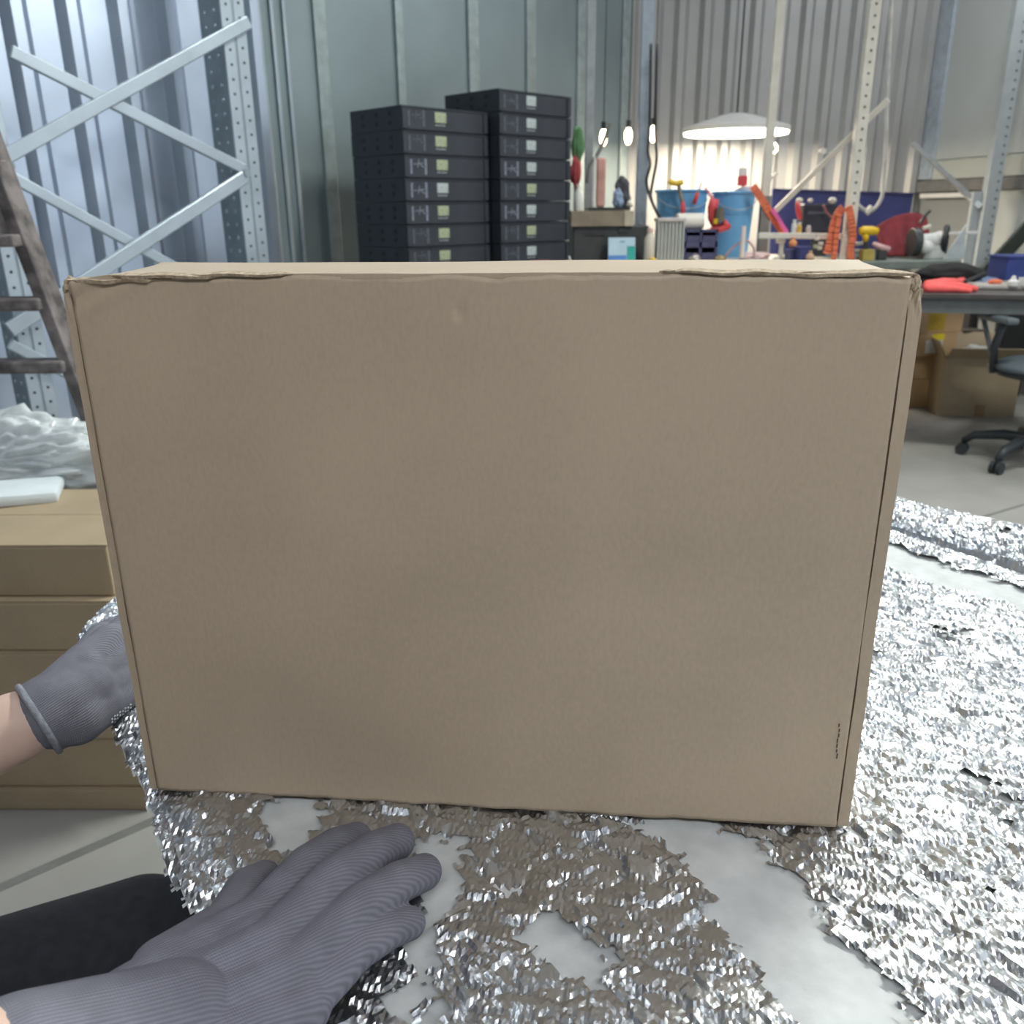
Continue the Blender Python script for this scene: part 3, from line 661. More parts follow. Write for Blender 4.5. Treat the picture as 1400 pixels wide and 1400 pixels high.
# heap of clear packing film behind the cartons
def heap(name, label, cat, c, sc, m, seed, amp=.35, sub=5, freq=2.2, wrk=0):
    mb = MB(); bmesh.ops.create_icosphere(mb.bm, subdivisions=sub, radius=1)
    for v in mb.bm.verts:
        q = v.co.copy(); k = 1+amp*mnoise.noise(q*freq+Vector((seed, 0, 0)))+amp*.4*abs(mnoise.noise(q*freq*3+Vector((0, seed, 0))))+amp*.2*abs(mnoise.noise(q*freq*8+Vector((0, 0, seed))))+wrk*abs(mnoise.noise(q*6+Vector((seed, 2, 0))))-wrk*.8*abs(mnoise.noise(q*13+Vector((0, 5, seed))))
        v.co = Vector((c[0]+q.x*sc[0]*k, c[1]+q.y*sc[1]*k, max(c[2]-.0, c[2]+sc[2]*.72+q.z*sc[2]*k)))
    return tag(mb.build(name, m, smooth=True), label, cat)
FILM = mat('clear_film', (.86, .91, .93), rough=.2, var=.1, scale=10, trans=.3, bump=1.0, bscale=28, spec=.9)
c_ = carton('carton', 'tall carton under the clear film heap behind the left stack', (-1.22, 1.915, 0), (.9, .22, .47), m=KRAFT_B)
heap('packing_film', 'crumpled heap of clear packing film behind the left cartons', 'film', (-1.16, 1.915, .472), (.46, .11, .115), FILM, 3, amp=.40, freq=2.4, sub=6, wrk=.30)
fp_ = P(-30, 668, 1.66); mb = MB().box(None, (.26, .13, .026), M=Matrix.Translation((fp_.x, 1.70, z_a[5]+.0135)) @ Matrix.Rotation(.35, 4, 'Z') @ Matrix.Rotation(.03, 4, 'Y'), bev=.009)
tag(mb.build('foam_pad', mat('white_foam_pad', (.66, .72, .74), rough=.6, var=.04), smooth='auto'), 'white foam pad lying on the far left of the top carton', 'pad')

WOOD = mat('paint_spattered_wood', (.13, .115, .115), rough=.75, var=.45, scale=22, bump=.3, bscale=60, col2='#857d7b')
lad = thing('ladder', 'old paint spattered wooden ladder at the far left', 'ladder', (-1.35, 2.15, 0))
s_top = P(-27, 160, 2.16); s_mid = P(84, 455, 2.16)
dv = (s_mid-s_top); s_bot = s_top+dv*((s_top.z-.0)/-dv.z); s_up = s_top-dv*.25
xm = -1.52; mir = lambda v: Vector((2*xm-v.x, v.y, v.z))
MB().bar(s_up, s_bot, .030, .075, up=Vector((0, 1, 0)), bev=.003).build('stile', WOOD, lad)
MB().bar(mir(s_up), mir(s_bot), .030, .075, up=Vector((0, 1, 0)), bev=.003).build('stile', WOOD, lad)
for py in (415, 500, 592, 700, 800):
    z = P(40, py, 2.14).z; k = (s_up.z-z)/(s_up.z-s_bot.z)
    if z < .05: continue
    q = s_up.lerp(s_bot, k); MB().bar(q-Vector((.0, .02, 0)), mir(q)-Vector((.0, .02, 0)), .07, .030, bev=.006).build('tread', WOOD, lad)
q0 = P(38, 328, 2.15); q1 = P(12, 238, 2.15)
MB().prism([q1+Vector((-.012, 0, .03)), Vector((mir(q1).x, q1.y, q1.z+.03)), Vector((mir(q0).x, q0.y, q0.z)), q0+Vector((-.02, 0, 0))], (0, .02, 0)).build('back_plate', mat('spattered_plate', (.22, .21, .215), rough=.7, var=.5, scale=26, col2='#b5b0ac'), lad)
MB().bar(q0+Vector((.0, -.02, .0)), mir(q0)+Vector((0, -.02, .0)), .09, .028, bev=.005).build('platform', WOOD, lad)

# ------------------------------------------------------------------ rack upright in front of the left wall
NC = -NL                                                                        # towards camera
rack = thing('pallet_rack', 'galvanised rack upright with punched posts and crossed braces at left', 'rack', (RACK_L+RACK_R)/2)
def post(p, w, d, h, name='post'):
    """p = camera-side face centre on the ground; two face strips with a groove, flank with punched bumps"""
    po = MB().bar(p-NC*d/2, p-NC*d/2+Vector((0, 0, h)), w*.98, d, up=NC, bev=.004).build(name, GALV_D, rack)
    for s in (-1, 1):
        MB().bar(p+U*s*w*.255, p+U*s*w*.255+Vector((0, 0, h)), .005, w*.43, up=U, bev=.0015).build('face_strip', GALV, po)
    hb = MB(); k = 0
    z = .05
    while z < h:
        for s in (-1, 1):
            c = p+U*s*w*.255+NC*.0026+Vector((0, 0, z+(.0 if s < 0 else .012))); hb.cyl(c, c+NC*.0012, .0052, n=8)
        z += .052
    o = hb.build('punched_holes', HOLE, po); o['kind'] = 'stuff'
    fb_ = MB(); z = .03
    while z < h:
        for kx in (.28, .72):
            c = p-U*w*.49-NC*d*kx+Vector((0, 0, z)); fb_.cyl(c, c-U*.004, .0085, .005, n=8)
        z += .052
    o = fb_.build('pressed_bumps', GALV, po); o['kind'] = 'stuff'
post(P(347, 300, 3.78)*1.0 - Vector((0, 0, P(347, 300, 3.78).z)), .112, .15, 2.6)
post(P(20, 345, 3.08) - Vector((0, 0, P(20, 345, 3.08).z)), .095, .13, 2.6)
RP = RACK_L+NC*.065
def RF(px, py, off=0): return PL(px, py, RP+NC*off, NL)
def brace(p, q, w=.042, off=.0):
    a = RF(*p, off); b_ = RF(*q, off); MB().bar(a, b_, w, .02, up=NC, bev=.004).build('brace', GALV, rack)
brace((8, 214), (340, 30), .046); brace((334, 232), (14, 70), .042, -.012)
brace((12, 240), (345, 424), .038, -.014); brace((334, 242), (12, 452), .050, .014)
brace((12, 470), (345, 640), .038, -.014)
for p in ((336, 237), (12, 227)): 
    a = RF(*p, .012); MB().cyl(a-NC*.02, a+NC*.014, .016, n=10).build('bolt', GALV_D, rack)

# ------------------------------------------------------------------ two stacks of black equipment modules
SA = Vector((P(555, 300, 4.0).x, 4.0, 0)); SB = Vector((P(683, 300, 4.33).x, 4.33, 0))
FU = Vector((.70, .714, 0)); SU = Vector((-.714, .70, 0))                       # along front face (right, away) and along side face (left, away)
MW, MD, MH = .505, .37, .0985
MODB = mat('module_black', (.040, .045, .058), rough=.5, metal=.1, var=.12, scale=14)
MODS = mat('module_side', (.034, .042, .054), rough=.6, var=.12, scale=14)
LABY = mat('label_yellow_green', (.36, .40, .26), rough=.6, var=.25, scale=140); LABW = mat('label_white', (.42, .47, .47), rough=.6, var=.2, scale=140)
CHALK = mat('chalk_mark', (.22, .24, .30), rough=.9, var=.3, scale=120); CHALKF = mat('chalk_mark_faint', (.10, .115, .14), rough=.9, var=.3, scale=120)
mzero = Vector((0, 0, 0))
def make_module(idx, chalk, lab):
    t = thing('equipment_module', None, 'module', (0, 0, 0), None)
    def put(mb, nm, m, par=t, bev=0):
        o = mb.build(nm, m, None, origin=(0, 0, 0), bev=bev); o.parent = par; o.location = (0, 0, 0); return o
    put(MB().prism([FU*.004+SU*.004, FU*(MW-.004)+SU*.004, FU*(MW-.004)+SU*(MD-.004), FU*.004+SU*(MD-.004)], (0, 0, MH-.004)), 'housing', MODS)
    nf = -SU
    def fbox(u0, u1, z0, z1, th=.004, out=.0):
        a = FU*u0+nf*out; return MB().prism([a+Vector((0, 0, z0)), FU*u1+nf*out+Vector((0, 0, z0)), FU*u1+nf*out+Vector((0, 0, z1)), a+Vector((0, 0, z1))], nf*th)
    fp = put(fbox(.0, MW, .001, MH-.0065, .006, -.002), 'front_plate', MODB, bev=.002)
    put(fbox(.0, MW, MH-.011, MH-.0065, .010, -.002), 'lip', MODB)
    for (u0, u1) in ((.0, .022), (MW-.03, MW-.004)): put(fbox(u0, u1, .006, MH-.014, .012, -.002), 'handle_ear', MODB)
    put(fbox(.185, .250, .035, .077, .0015, .004), 'label_plate', lab)
    tx = MB()
    for i in range(5): 
        a = fbox(.188+i*.012, .195+i*.012, .022, .027, .001, .004)
        for f in list(a.bm.faces): pass
        tmp = bpy.data.meshes.new('t'); a.bm.to_mesh(tmp); a.bm.free(); tx.bm.from_mesh(tmp); bpy.data.meshes.remove(tmp)
    o = put(tx, 'small_print', LABW); o['kind'] = 'stuff'
    rv = random.Random(idx)
    for (u, z0, z1, w) in ((.034, .016, .075, .010), (.115, .014, .078, .012)):
        a = put(fbox(u, u+w, z0, z1, .0008, .004), 'chalk_stroke', chalk)
    dz = rv.uniform(-.008, .008)
    for (p, q) in (((.052, .05+dz), (.108, .056+dz)), ((.083, .07+dz), (.075, .036+dz)), ((.088, .052+dz), (.11, .038+dz))):
        a = FU*p[0]+nf*.0045+Vector((0, 0, p[1])); b_ = FU*q[0]+nf*.0045+Vector((0, 0, q[1])); put(MB().bar(a, b_, .004, .0012, up=nf), 'chalk_stroke', chalk)
    vh = MB()
    for i in range(3):
        for k in range(2):
            c = SU*(MD*(.22+.26*i))+FU*.0038+Vector((0, 0, .030+.036*k)); vh.cyl(c, c-FU*.0012, .0105, n=8)
    o = put(vh, 'vent_holes', HOLE); o['kind'] = 'stuff'
    return t
protos = [make_module(k, ch, lb) for k, (ch, lb) in enumerate(((CHALK, LABY), (CHALK, LABW), (CHALKF, LABY), (CHALKF, LABW)))]
ORD = ['topmost', 'second from the top', 'third from the top', 'fourth from the top', 'fifth from the top', 'sixth from the top', 'seventh from the top', 'eighth from the top', 'ninth from the top', 'tenth from the top', 'eleventh from the top', 'twelfth from the top', 'thirteenth from the top', 'fourteenth from the top', 'fifteenth from the top', 'sixteenth from the top', 'seventeenth from the top', 'eighteenth from the top']
first = set()
def stack(base, pitch, n, pat, side):
    for i in range(n):                                                          # i = 0 on the floor
        k = pat[i % len(pat)] if i < n-7 else pat_top[side][n-1-i]
        src = protos[k]
        o = src if k not in first else copy_tree(src); first.add(k)
        o.location = base+Vector((0, 0, i*pitch))+FU*random.uniform(-.002, .002)
        col = 'yellow-green' if k in (0, 2) else 'whitish'
        o['label'] = 'black equipment module with %s label, %s of the %s black stack' % (col, ORD[n-1-i], side); o['group'] = 'black equipment modules in the %s stack' % side
        o['category'] = 'module'
pat_top = {'left': [2, 2, 0, 1, 0, 2, 2], 'right': [3, 3, 3, 1, 2, 1, 2]}
zz0 = P(555, 338.5, 4.0).z; nmod = 16
nlev = round(zz0/MH); pitchA = zz0/nlev
stack(SA, pitchA, nlev+6, [2, 3, 2], 'left'); stack(SB, .0965, nlev+7, [3, 2, 3], 'right')

# ------------------------------------------------------------------ work bench along the back
BZ = .85
bx0, bx1, by0, by1 = P(790, 365, 4.6).x, 2.31, 4.58, 5.45
bench = thing('work_bench', 'long cluttered work bench with pale top and white legs at the back', 'bench', ((bx0+bx1)/2, 5.0, 0))
xs = P(1165, 355, 4.6).x
MB().box(((bx0+xs)/2, 5.015, BZ-.015), (xs-bx0, .87, .03), bev=.004).build('bench_top', mat('pale_bench_top', (.62, .55, .46), rough=.5, var=.1, scale=8), bench)
o = MB().box(((xs+bx1)/2+.001, 5.015, BZ-.02), (bx1-xs, .87, .04), bev=.004).build('bench_top', mat('green_grey_top', (.20, .23, .21), rough=.5, var=.1), bench); o['label'] = 'greenish grey section of the bench top'
for x in (bx0+.05, .95, 1.6, P(1233, 365, 4.62).x, P(1258, 365, 4.62).x+.02, bx1-.06):
    for y in (by0+.05, by1-.05):
        if x > 2.1 and y < 5: continue                                          # far end rests on its rear leg only
        MB().bar((x, y, 0), (x, y, BZ-.03), .05, .05, up=Vector((0, 1, 0))).build('leg', CREAM, bench)
for y in (by1-.05,): MB().bar((bx0+.05, y, .2), (bx1-.05, y, .2), .04, .03).build('rail', CREAM, bench)

def pxw(w, Y): return w*Y/1251.0*1.0
def pbox(px0, py0, px1, py1, Y, depth, mb=None, bev=0, z0=None, z1=None):
    """box whose front face stands at depth Y"""
    mb = mb or MB(); a = P(px0, py1, Y); b_ = P(px1, py0, Y)
    zb = a.z if z0 is None else z0; zt_ = b_.z if z1 is None else z1
    return mb.box(((a.x+b_.x)/2, Y+depth/2, (zb+zt_)/2), (abs(b_.x-a.x), depth, abs(zt_-zb)), bev=bev)
def ptube(pts, Y, r, n=8, mb=None): 
    mb = mb or MB(); return mb.tube([P(x, y, Y if not isinstance(Y, (list, tuple)) else Y[i]) for i, (x, y) in enumerate(pts)], r, n)
def smooth_pts(pts, k=6):
    out = []; n = len(pts)
    for i in range(n-1):
        p0, p1, p2, p3 = pts[max(i-1, 0)], pts[i], pts[i+1], pts[min(i+2, n-1)]
        for j in range(k):
            t = j/k; out.append(tuple(.5*((2*p1[c])+(-p0[c]+p2[c])*t+(2*p0[c]-5*p1[c]+4*p2[c]-p3[c])*t*t+(-p0[c]+3*p1[c]-3*p2[c]+p3[c])*t**3) for c in range(2)))
    out.append(pts[-1]); return out

# black cabinet on the bench's left end, carton on it, things on the carton
cab = thing('black_case', 'black case standing on the left end of the bench', 'case', (P(835, 360, 4.72).x, 4.85, BZ))
zc = P(835, 309, 4.72).z
pbox(783, 309, 888, 362, 4.72, .34, z0=BZ, z1=zc, bev=.006).build('shell', mat('charcoal_case', (.055, .055, .058), rough=.6), cab)
pbox(800, 318, 828, 322, 4.715, .01).build('handle', DARKMETAL, cab); pbox(846, 312, 858, 318, 4.712, .01).build('latch', DARKMETAL, cab)
tc_ = thing('carton', 'flat brown carton with pale end lying on the black case', 'box', (P(825, 305, 4.70).x, 4.84, zc))
zc2 = P(825, 288, 4.70).z
pbox(781, 288, 853, 308, 4.70, .28, z0=zc, z1=zc2).build('body', mat('grey_brown_board', (.27, .22, .16), rough=.8), tc_)
pbox(853.3, 288, 867, 309, 4.70, .28, z0=zc, z1=zc2-.001).build('end_panel', mat('pale_board_end', (.50, .43, .33), rough=.8), tc_)
pbox(804, 283, 862, 287, 4.74, .2, z0=zc2, z1=zc2+.016).build('tray', DARKMETAL, None); tag(C.objects[-1] if False else bpy.data.objects['tray'], 'thin dark tray on the flat carton', 'tray')
tray_z = zc2+.016
tag(pbox(815, 215, 829, 283, 4.80, .05, z0=tray_z, bev=.012).build('file_folder', mat('salmon_folder', (.60, .33, .28), rough=.7, var=.2, scale=9)), 'salmon coloured folder standing on the dark tray', 'folder')
tag(pbox(810.5, 213, 814.5, 279, 4.78, .018, z0=tray_z, bev=.006).build('white_tube', WHITEP), 'thin white tube standing left of the salmon folder', 'tube')
tag(heap('blue_cloth', 'pale blue cloth bundle on the dark tray beside the folder', 'cloth', (P(845, 280, 4.82).x, 4.83, tray_z), (.026, .03, .05), mat('pale_blue_cloth', (.30, .38, .52), rough=.9), 5, sub=4), None)
tag(heap('dark_pouch', 'dark pouch standing behind the pale blue cloth', 'pouch', (P(851, 270, 4.9).x, 4.915, tray_z), (.040, .04, .085), mat('dark_pouch', (.07, .07, .085), rough=.8), 6, sub=4), None)
tag(heap('paper_wad', 'small cream paper wad at the right end of the dark tray', 'paper', (P(861, 280, 4.79).x, 4.79, tray_z), (.016, .02, .018), CREAM, 9, sub=3), None)

# shelving uprights by the stack and above the bench
def upright(name, label, px_top, px_bot, Y, w, m, z0=BZ, ytop=-40, holes=False):
    a = P(px_bot, 340, Y); t = thing(name, label, 'post', (a.x, Y, z0))
    top = P(px_top, 175, Y); k = top.z; x = a.x
    MB().bar((x, Y, z0), (x, Y, 2.25), w, w*.8, up=Vector((0, 1, 0)), bev=.003).build('column', m, t)
    MB().box((x, Y, z0+.004), (w*1.5, w*1.3, .008)).build('foot_plate', m, t)
    if holes:
        hb = MB(); z = z0+.08
        while z < 2.2: hb.cyl((x, Y-w*.4-.0005, z), (x, Y-w*.4-.0016, z), .006, n=8); z += .05
        o = hb.build('punched_holes', HOLE, t); o['kind'] = 'stuff'
    return t
pa = upright('shelf_post', 'grey steel post standing on the bench by the right black stack', 806, 803, 5.14, .045, mat('grey_post', (.38, .40, .41), rough=.5, metal=.3))
pb = upright('shelf_post', 'blue-grey steel post hung with black cables behind the black case', 878, 874, 5.12, .062, mat('bluegrey_post', (.36, .41, .47), rough=.5, metal=.3))
pc = upright('shelf_post', 'cream post left of the navy board, dark towards its foot', 1049, 1040, 5.02, .045, CREAM)
o = MB().bar((P(1040, 340, 5.02).x, 5.0, BZ+.02), (P(1040, 340, 5.02).x, 5.0, P(1040, 268, 5.02).z), .05, .05, up=Vector((0, 1, 0))).build('sleeve', mat('grey_sleeve', (.20, .19, .18), rough=.6), pc); o['label'] = 'dark grey lower sleeve'
pd = upright('shelf_post', 'cream post wrapped in orange straps in front of the navy board', 1175, 1158, 4.72, .056, CREAM, holes=True)
tie = thing('shelf_brace', 'long cream diagonal brace between the two cream posts', 'brace', P(1055, 292, 4.9))
MB().bar(P(1052, 296, 5.0), P(1215, 136, 4.72), .028, .018, up=Vector((0, 1, 0)), bev=.003).build('bar', CREAM, tie)
a = P(1124, 207, 4.86); MB().cyl(a+Vector((0, -.02, 0)), a+Vector((0, .012, 0)), .016, n=12).build('bolt', CREAM, tie)
tag(MB().bar(P(1045, 252, 5.06), P(1064, 236, 5.06), .016, .01, up=Vector((0, 1, 0))).build('short_bracket', CREAM), 'short cream bracket beside the left cream post', 'bracket')
# cables on the blue-grey post
for k, (pts, lab) in enumerate((([(888, 172), (886, 205), (889, 225), (884, 250), (893, 280), (902, 298)], 'black cable nearest the blue-grey post'), ([(896, 172), (898, 215), (893, 245), (890, 268), (897, 288), (905, 300)], 'black cable hanging right of the other cable'))):
    tag(ptube(smooth_pts([(pts[0][0]+2, 60)]+pts), 4.98+.03*k, .0075).build('cable', BLACKP, smooth=True), lab+' left of the blue buckets', 'cable')
tag(ptube(smooth_pts([(834, 168), (826, 192), (815, 214), (806, 228), (803, 250)]), 5.05, .010).build('hanging_strap', mat('grey_strap', (.20, .20, .19), rough=.8), smooth=True), 'grey strap slanting down beside the grey steel post', 'strap')
# green and red cloths by the right stack
def rag(name, label, cat, px, py, w, h_, Y, m, seed):
    c = P(px, py, Y); mb = MB(); bmesh.ops.create_icosphere(mb.bm, subdivisions=4, radius=1)
    for v in mb.bm.verts:
        q = v.co.copy(); k = 1+.25*mnoise.noise(q*1.6+Vector((seed, 0, 0))); f = 1+.12*math.sin(q.x*9+seed)
        v.co = Vector((c.x+q.x*w/2*k, c.y+q.y*.035*k*f, c.z+q.z*h_/2*k))
    return tag(mb.build(name, m, smooth=True), label, cat)
rag('green_rag', 'green rag hung on the grey steel post', 'rag', 790, 198, .065, .19, 4.93, mat('green_rag', (.11, .24, .11), rough=.9), 2)
rag('red_rag', 'dark red rag hung just below the green rag', 'rag', 787, 235, .055, .15, 4.91, mat('red_rag', (.42, .07, .08), rough=.9), 4)
bt = thing('white_bottle', 'white bottle on the flat carton below the red rag', 'bottle', (P(790, 285, 4.78).x, 4.76, zc2))
c = bt.location; MB().lathe([(.02, 0), (.022, .004), (.022, .085), (.010, .105), (.010, .118)], c, n=20).build('bottle_body', WHITEP, bt, smooth='auto'); MB().cyl(c+Vector((0, 0, .118)), c+Vector((0, 0, .13)), .011, n=16).build('cap', CREAM, bt)
# lamp reflections near the post, made as three glowing blobs on added wires
for k, (px, py, hh) in enumerate(((825, 188, .05), (859, 186, .06), (893, 183, .06))):
    c = P(px, py, 5.55); t = thing('hanging_bulb', ['small lit bulb on a wire, nearest the black stack', 'small lit bulb on a wire, the middle one of three', 'small lit bulb on a wire above the black cables'][k], 'bulb', c, 'small lit bulbs on wires')
    MB().sph(c, .022, (1, 1, 2.2)).build('glass', mat('lit_bulb', (1, .9, .75), emit='#ffe2b8', estr=14, var=0), t, smooth=True)
    MB().cyl(c+Vector((0, 0, .045)), c+Vector((0, 0, .085)), .014, n=12).build('socket', BLACKP, t); MB().cyl(c+Vector((0, 0, .085)), Vector((c.x, c.y, WALLH)), .003, n=6).build('wire', BLACKP, t)

# teal and blue packet leaning on the black case
pk = thing('product_packet', 'pale blue packet with a teal print leaning on the black case', 'packet', (P(851, 362, 4.62).x, 4.66, BZ))
a = P(832, 362, 4.62); b_ = P(870, 325, 4.62); tl = Vector((0, .03, 0))
def card(x0, x1, z0, z1, off, th=.012): 
    f = lambda x, z: Vector((x, 4.63+.035*(z-BZ)/.18-off, z)); return MB().prism([f(x0, z0), f(x1, z0), f(x1, z1), f(x0, z1)], (0, th, 0))
zt0, zt1 = BZ, b_.z
card(a.x, b_.x, zt0, zt1, 0, .035).build('sleeve', mat('pale_blue_card', (.50, .66, .76), rough=.5, var=.05), pk)
card(a.x+.001, b_.x-.045, zt0+.004, zt0+.040, .002, .004).build('blue_band', mat('blue_print', (.10, .26, .62), rough=.5, var=.1), pk)
card(b_.x-.042, b_.x-.002, zt0+.004, zt0+.085, .002, .004).build('teal_patch', TEAL, pk)
card((a.x+b_.x)/2-.01, (a.x+b_.x)/2+.016, zt1-.022, zt1-.016, .002, .004).build('printed_line', mat('blue_ink', (.2, .35, .5)), pk)
# bottle, ribbed housing, roll, organiser
bt = thing('white_bottle', 'cream plastic bottle with pinkish cap left of the ribbed housing', 'bottle', (P(887, 360, 4.62).x, 4.62, BZ)); c = bt.location
MB().lathe([(.024, 0), (.027, .006), (.027, .12), (.015, .145), (.015, .15)], c, n=24).build('bottle_body', mat('cream_plastic', (.72, .64, .54), rough=.4, var=.03), bt, smooth='auto')
MB().cyl(c+Vector((0, 0, .15)), c+Vector((0, 0, .172)), .016, n=16).build('cap', mat('pink_cap', (.75, .50, .46), rough=.4), bt)
tag(MB().lathe([(.017, 0), (.018, .003), (.018, .022), (.012, .03)], (P(889, 360, 4.57).x+.012, 4.573, BZ), n=20).build('tape_roll', YELLOW, smooth='auto'), 'small yellow jar at the foot of the cream bottle', 'jar')
rb = thing('ribbed_housing', 'tall white ribbed aluminium housing standing on the bench', 'housing', (P(915, 360, 4.64).x, 4.70, BZ))
x0 = P(897, 360, 4.64).x; x1 = P(934, 360, 4.64).x; zt1 = P(915, 303, 4.64).z
WARM = mat('pale_anodised', (.66, .66, .62), rough=.35, metal=.25, var=.04)
MB().box(((x0+x1)/2, 4.70, (BZ+zt1)/2), (x1-x0-.012, .10, zt1-BZ)).build('core', WARM, rb)
for i in range(8):
    x = x0+.006+(x1-x0-.012)*i/7; MB().box((x, 4.645, (BZ+zt1)/2), (.006, .024, zt1-BZ-.012)).build('fin', WARM, rb)
MB().box(((x0+x1)/2, 4.69, zt1+.009), (x1-x0+.006, .13, .018), bev=.004).build('end_cap', mat('warm_cap', (.62, .55, .52), rough=.5), rb)
org = thing('drawer_organiser', 'dark blue organiser with open bins behind the ribbed housing', 'organiser', (P(957, 358, 4.80).x, 4.9, BZ))
zo = P(957, 314, 4.80).z; ox0 = P(934, 350, 4.8).x; ox1 = P(980, 350, 4.8).x
ORG = mat('dark_blue_plastic', (.075, .075, .16), rough=.5)
for (bx_, sz_, nm) in ((((ox0+ox1)/2, 4.97, (BZ+zo)/2), (ox1-ox0, .02, zo-BZ), 'back'), ((ox0+.006, 4.89, (BZ+zo)/2), (.012, .18, zo-BZ), 'side'), ((ox1-.006, 4.89, (BZ+zo)/2), (.012, .18, zo-BZ), 'side'), (((ox0+ox1)/2, 4.89, (BZ+zo)/2), (.012, .18, zo-BZ), 'divider'),
                       (((ox0+ox1)/2, 4.89, BZ+.006), (ox1-ox0, .18, .012), 'shelf'), (((ox0+ox1)/2, 4.89, (BZ+zo)/2+.004), (ox1-ox0, .18, .03), 'shelf'), (((ox0+ox1)/2, 4.89, zo-.006), (ox1-ox0, .18, .012), 'shelf')):
    MB().box(bx_, sz_).build(nm, ORG, org)
for k in range(2):
    for i in range(2):
        x = ox0+(ox1-ox0)*(.27+.47*i); z = BZ+.012+(.087 if k else 0); MB().box((x, 4.806, z+.014), (.065, .012, .028)).build('bin_lip', ORG, org)
tag(MB().lathe([(0, 0), (.038, 0), (.041, .004), (.041, .140), (.038, .144), (0, .144)], (P(926, 300, 4.84).x, 4.86, zo+.042), n=28, axis=Vector((1, .1, 0))).build('white_roll', mat('warm_white_roll', (.80, .75, .67), rough=.6, var=.03), smooth='auto'), 'fat white roll lying on the dark blue organiser', 'roll')
heap('shiny_nut_pile', 'small pile of shiny fittings in front of the organiser', 'fittings', (P(950, 357, 4.66).x, 4.66, BZ), (.028, .02, .022), mat('shiny_fittings', (.55, .5, .45), rough=.25, metal=.6, var=.3, scale=60), 12, amp=.5, sub=3)

# blue buckets with tools
def bucket(label, px0, px1, ytop, Y, taper=.80, hide=0):
    x0_ = P(px0, ytop, Y).x; x1_ = P(px1, ytop, Y).x; r = (x1_-x0_)/2; z1_ = P(px0, ytop, Y).z; h_ = z1_-BZ
    t = thing('blue_bucket', label, 'bucket', ((x0_+x1_)/2, Y, BZ), 'sky blue buckets on the bench'); c = t.location
    MB().lathe([(r*taper, 0), (r*.985, h_), (r*.955, h_), (r*taper*.96, .012), (0, .012)], c, n=40).build('shell', BLUEP, t, smooth='auto')
    MB().tube([c+Vector((r*math.cos(2*math.pi*i/40), r*math.sin(2*math.pi*i/40), h_-.006)) for i in range(41)], .008, n=8).build('rim', BLUEP, t, smooth=True)
    MB().tube([c+Vector((r*1.0*math.cos(math.pi*i/20), -r*1.0*math.sin(math.pi*i/20)-.012, h_-.02-.22*h_*math.sin(math.pi*i/20))) for i in range(21)], .003, n=6).build('bail_handle', GALV, t, smooth=True)
    return t, r, z1_
b1, r1, zt_1 = bucket('sky blue bucket on the left, behind the white roll', 897, 968, 260, 5.20)
b2, r2_, zt_2 = bucket('sky blue bucket on the right, with the brush in it', 975, 1033, 262, 5.14, .78)
pl = thing('caulking_gun', 'tool with yellow jaw and red grip hung on the left bucket', 'tool', P(925, 270, 5.03))
ptube([(914, 248), (924, 251), (934, 249)], 5.02, .014).build('jaw', YELLOW, pl); ptube([(928, 252), (930, 265), (933, 276)], 5.02, [.012, .010, .012]).build('shaft', mat('olive_grey', (.25, .22, .17), rough=.5), pl); ptube([(933, 275), (934, 288), (931, 300)], 5.02, [.012, .014, .013]).build('grip', REDP, pl, smooth=True)
pl = thing('screwdriver', 'red handled screwdriver stuck over the left bucket rim', 'screwdriver', P(953, 270, 5.0))
ptube([(949, 279), (954, 264)], 5.02, [.012, .011]).build('grip', REDP, pl, smooth=True); ptube([(954, 264), (959, 248)], 5.02, .005).build('blade', mat('grey_steel', (.45, .40, .38), rough=.4, metal=.4), pl)
pg = thing('red_power_tool', 'red power tool with dark olive motor hung before the right bucket', 'power tool', P(978, 320, 4.95))
ptube([(977, 272), (974, 284), (974, 298), (979, 309)], 4.95, [.026, .027, .026, .022], 12).build('casing', REDP, pg, smooth=True); ptube([(966, 319), (978, 314), (995, 310)], 4.93, [.018, .022, .019], 12).build('handle', REDP, pg, smooth=True)
ptube([(984, 284), (984, 303)], 4.91, [.022, .026], 14).build('motor', mat('olive_dark', (.14, .12, .09), rough=.5), pg); ptube([(979, 299), (978, 306)], 4.90, .012).build('badge', YELLOW, pg)
ptube([(988, 303), (997, 312)], 4.93, [.02, .017], 12).build('nose', REDP, pg, smooth=True)
ptube(smooth_pts([(964, 256), (971, 266), (976, 274)]), 4.96, .007).build('cord', mat('pink_cord', (.75, .25, .3), rough=.6), pg, smooth=True)
br = thing('paint_brush', 'red brush with white bristles standing in the right bucket', 'brush', P(1015, 262, 5.16))
a = P(1016, 262, 5.16); MB().bar((a.x, 5.16, BZ+.02), P(1016, 254, 5.16), .014, .014).build('handle', REDP, br); pbox(1009, 240, 1023, 254, 5.15, .03, bev=.006).build('ferrule', REDP, br); pbox(1010, 229, 1022, 240, 5.155, .02, bev=.004).build('bristles', WHITEP, br)
heap('grey_tape', 'grey blue bundle lying on the right bucket rim', 'bundle', (P(1018, 258, 5.10).x+.02, 5.12, zt_2-.01), (.06, .03, .02), mat('grey_blue', (.42, .42, .52), rough=.7), 15, sub=3)
tag(MB().cyl(P(1014, 352, 4.66)*1.0, P(1017, 309, 4.66), .0125, .0115, n=14).build('white_tube', mat('pinkish_white', (.78, .68, .64), rough=.5, var=.02)), 'white tube standing upright before the right bucket', 'tube')
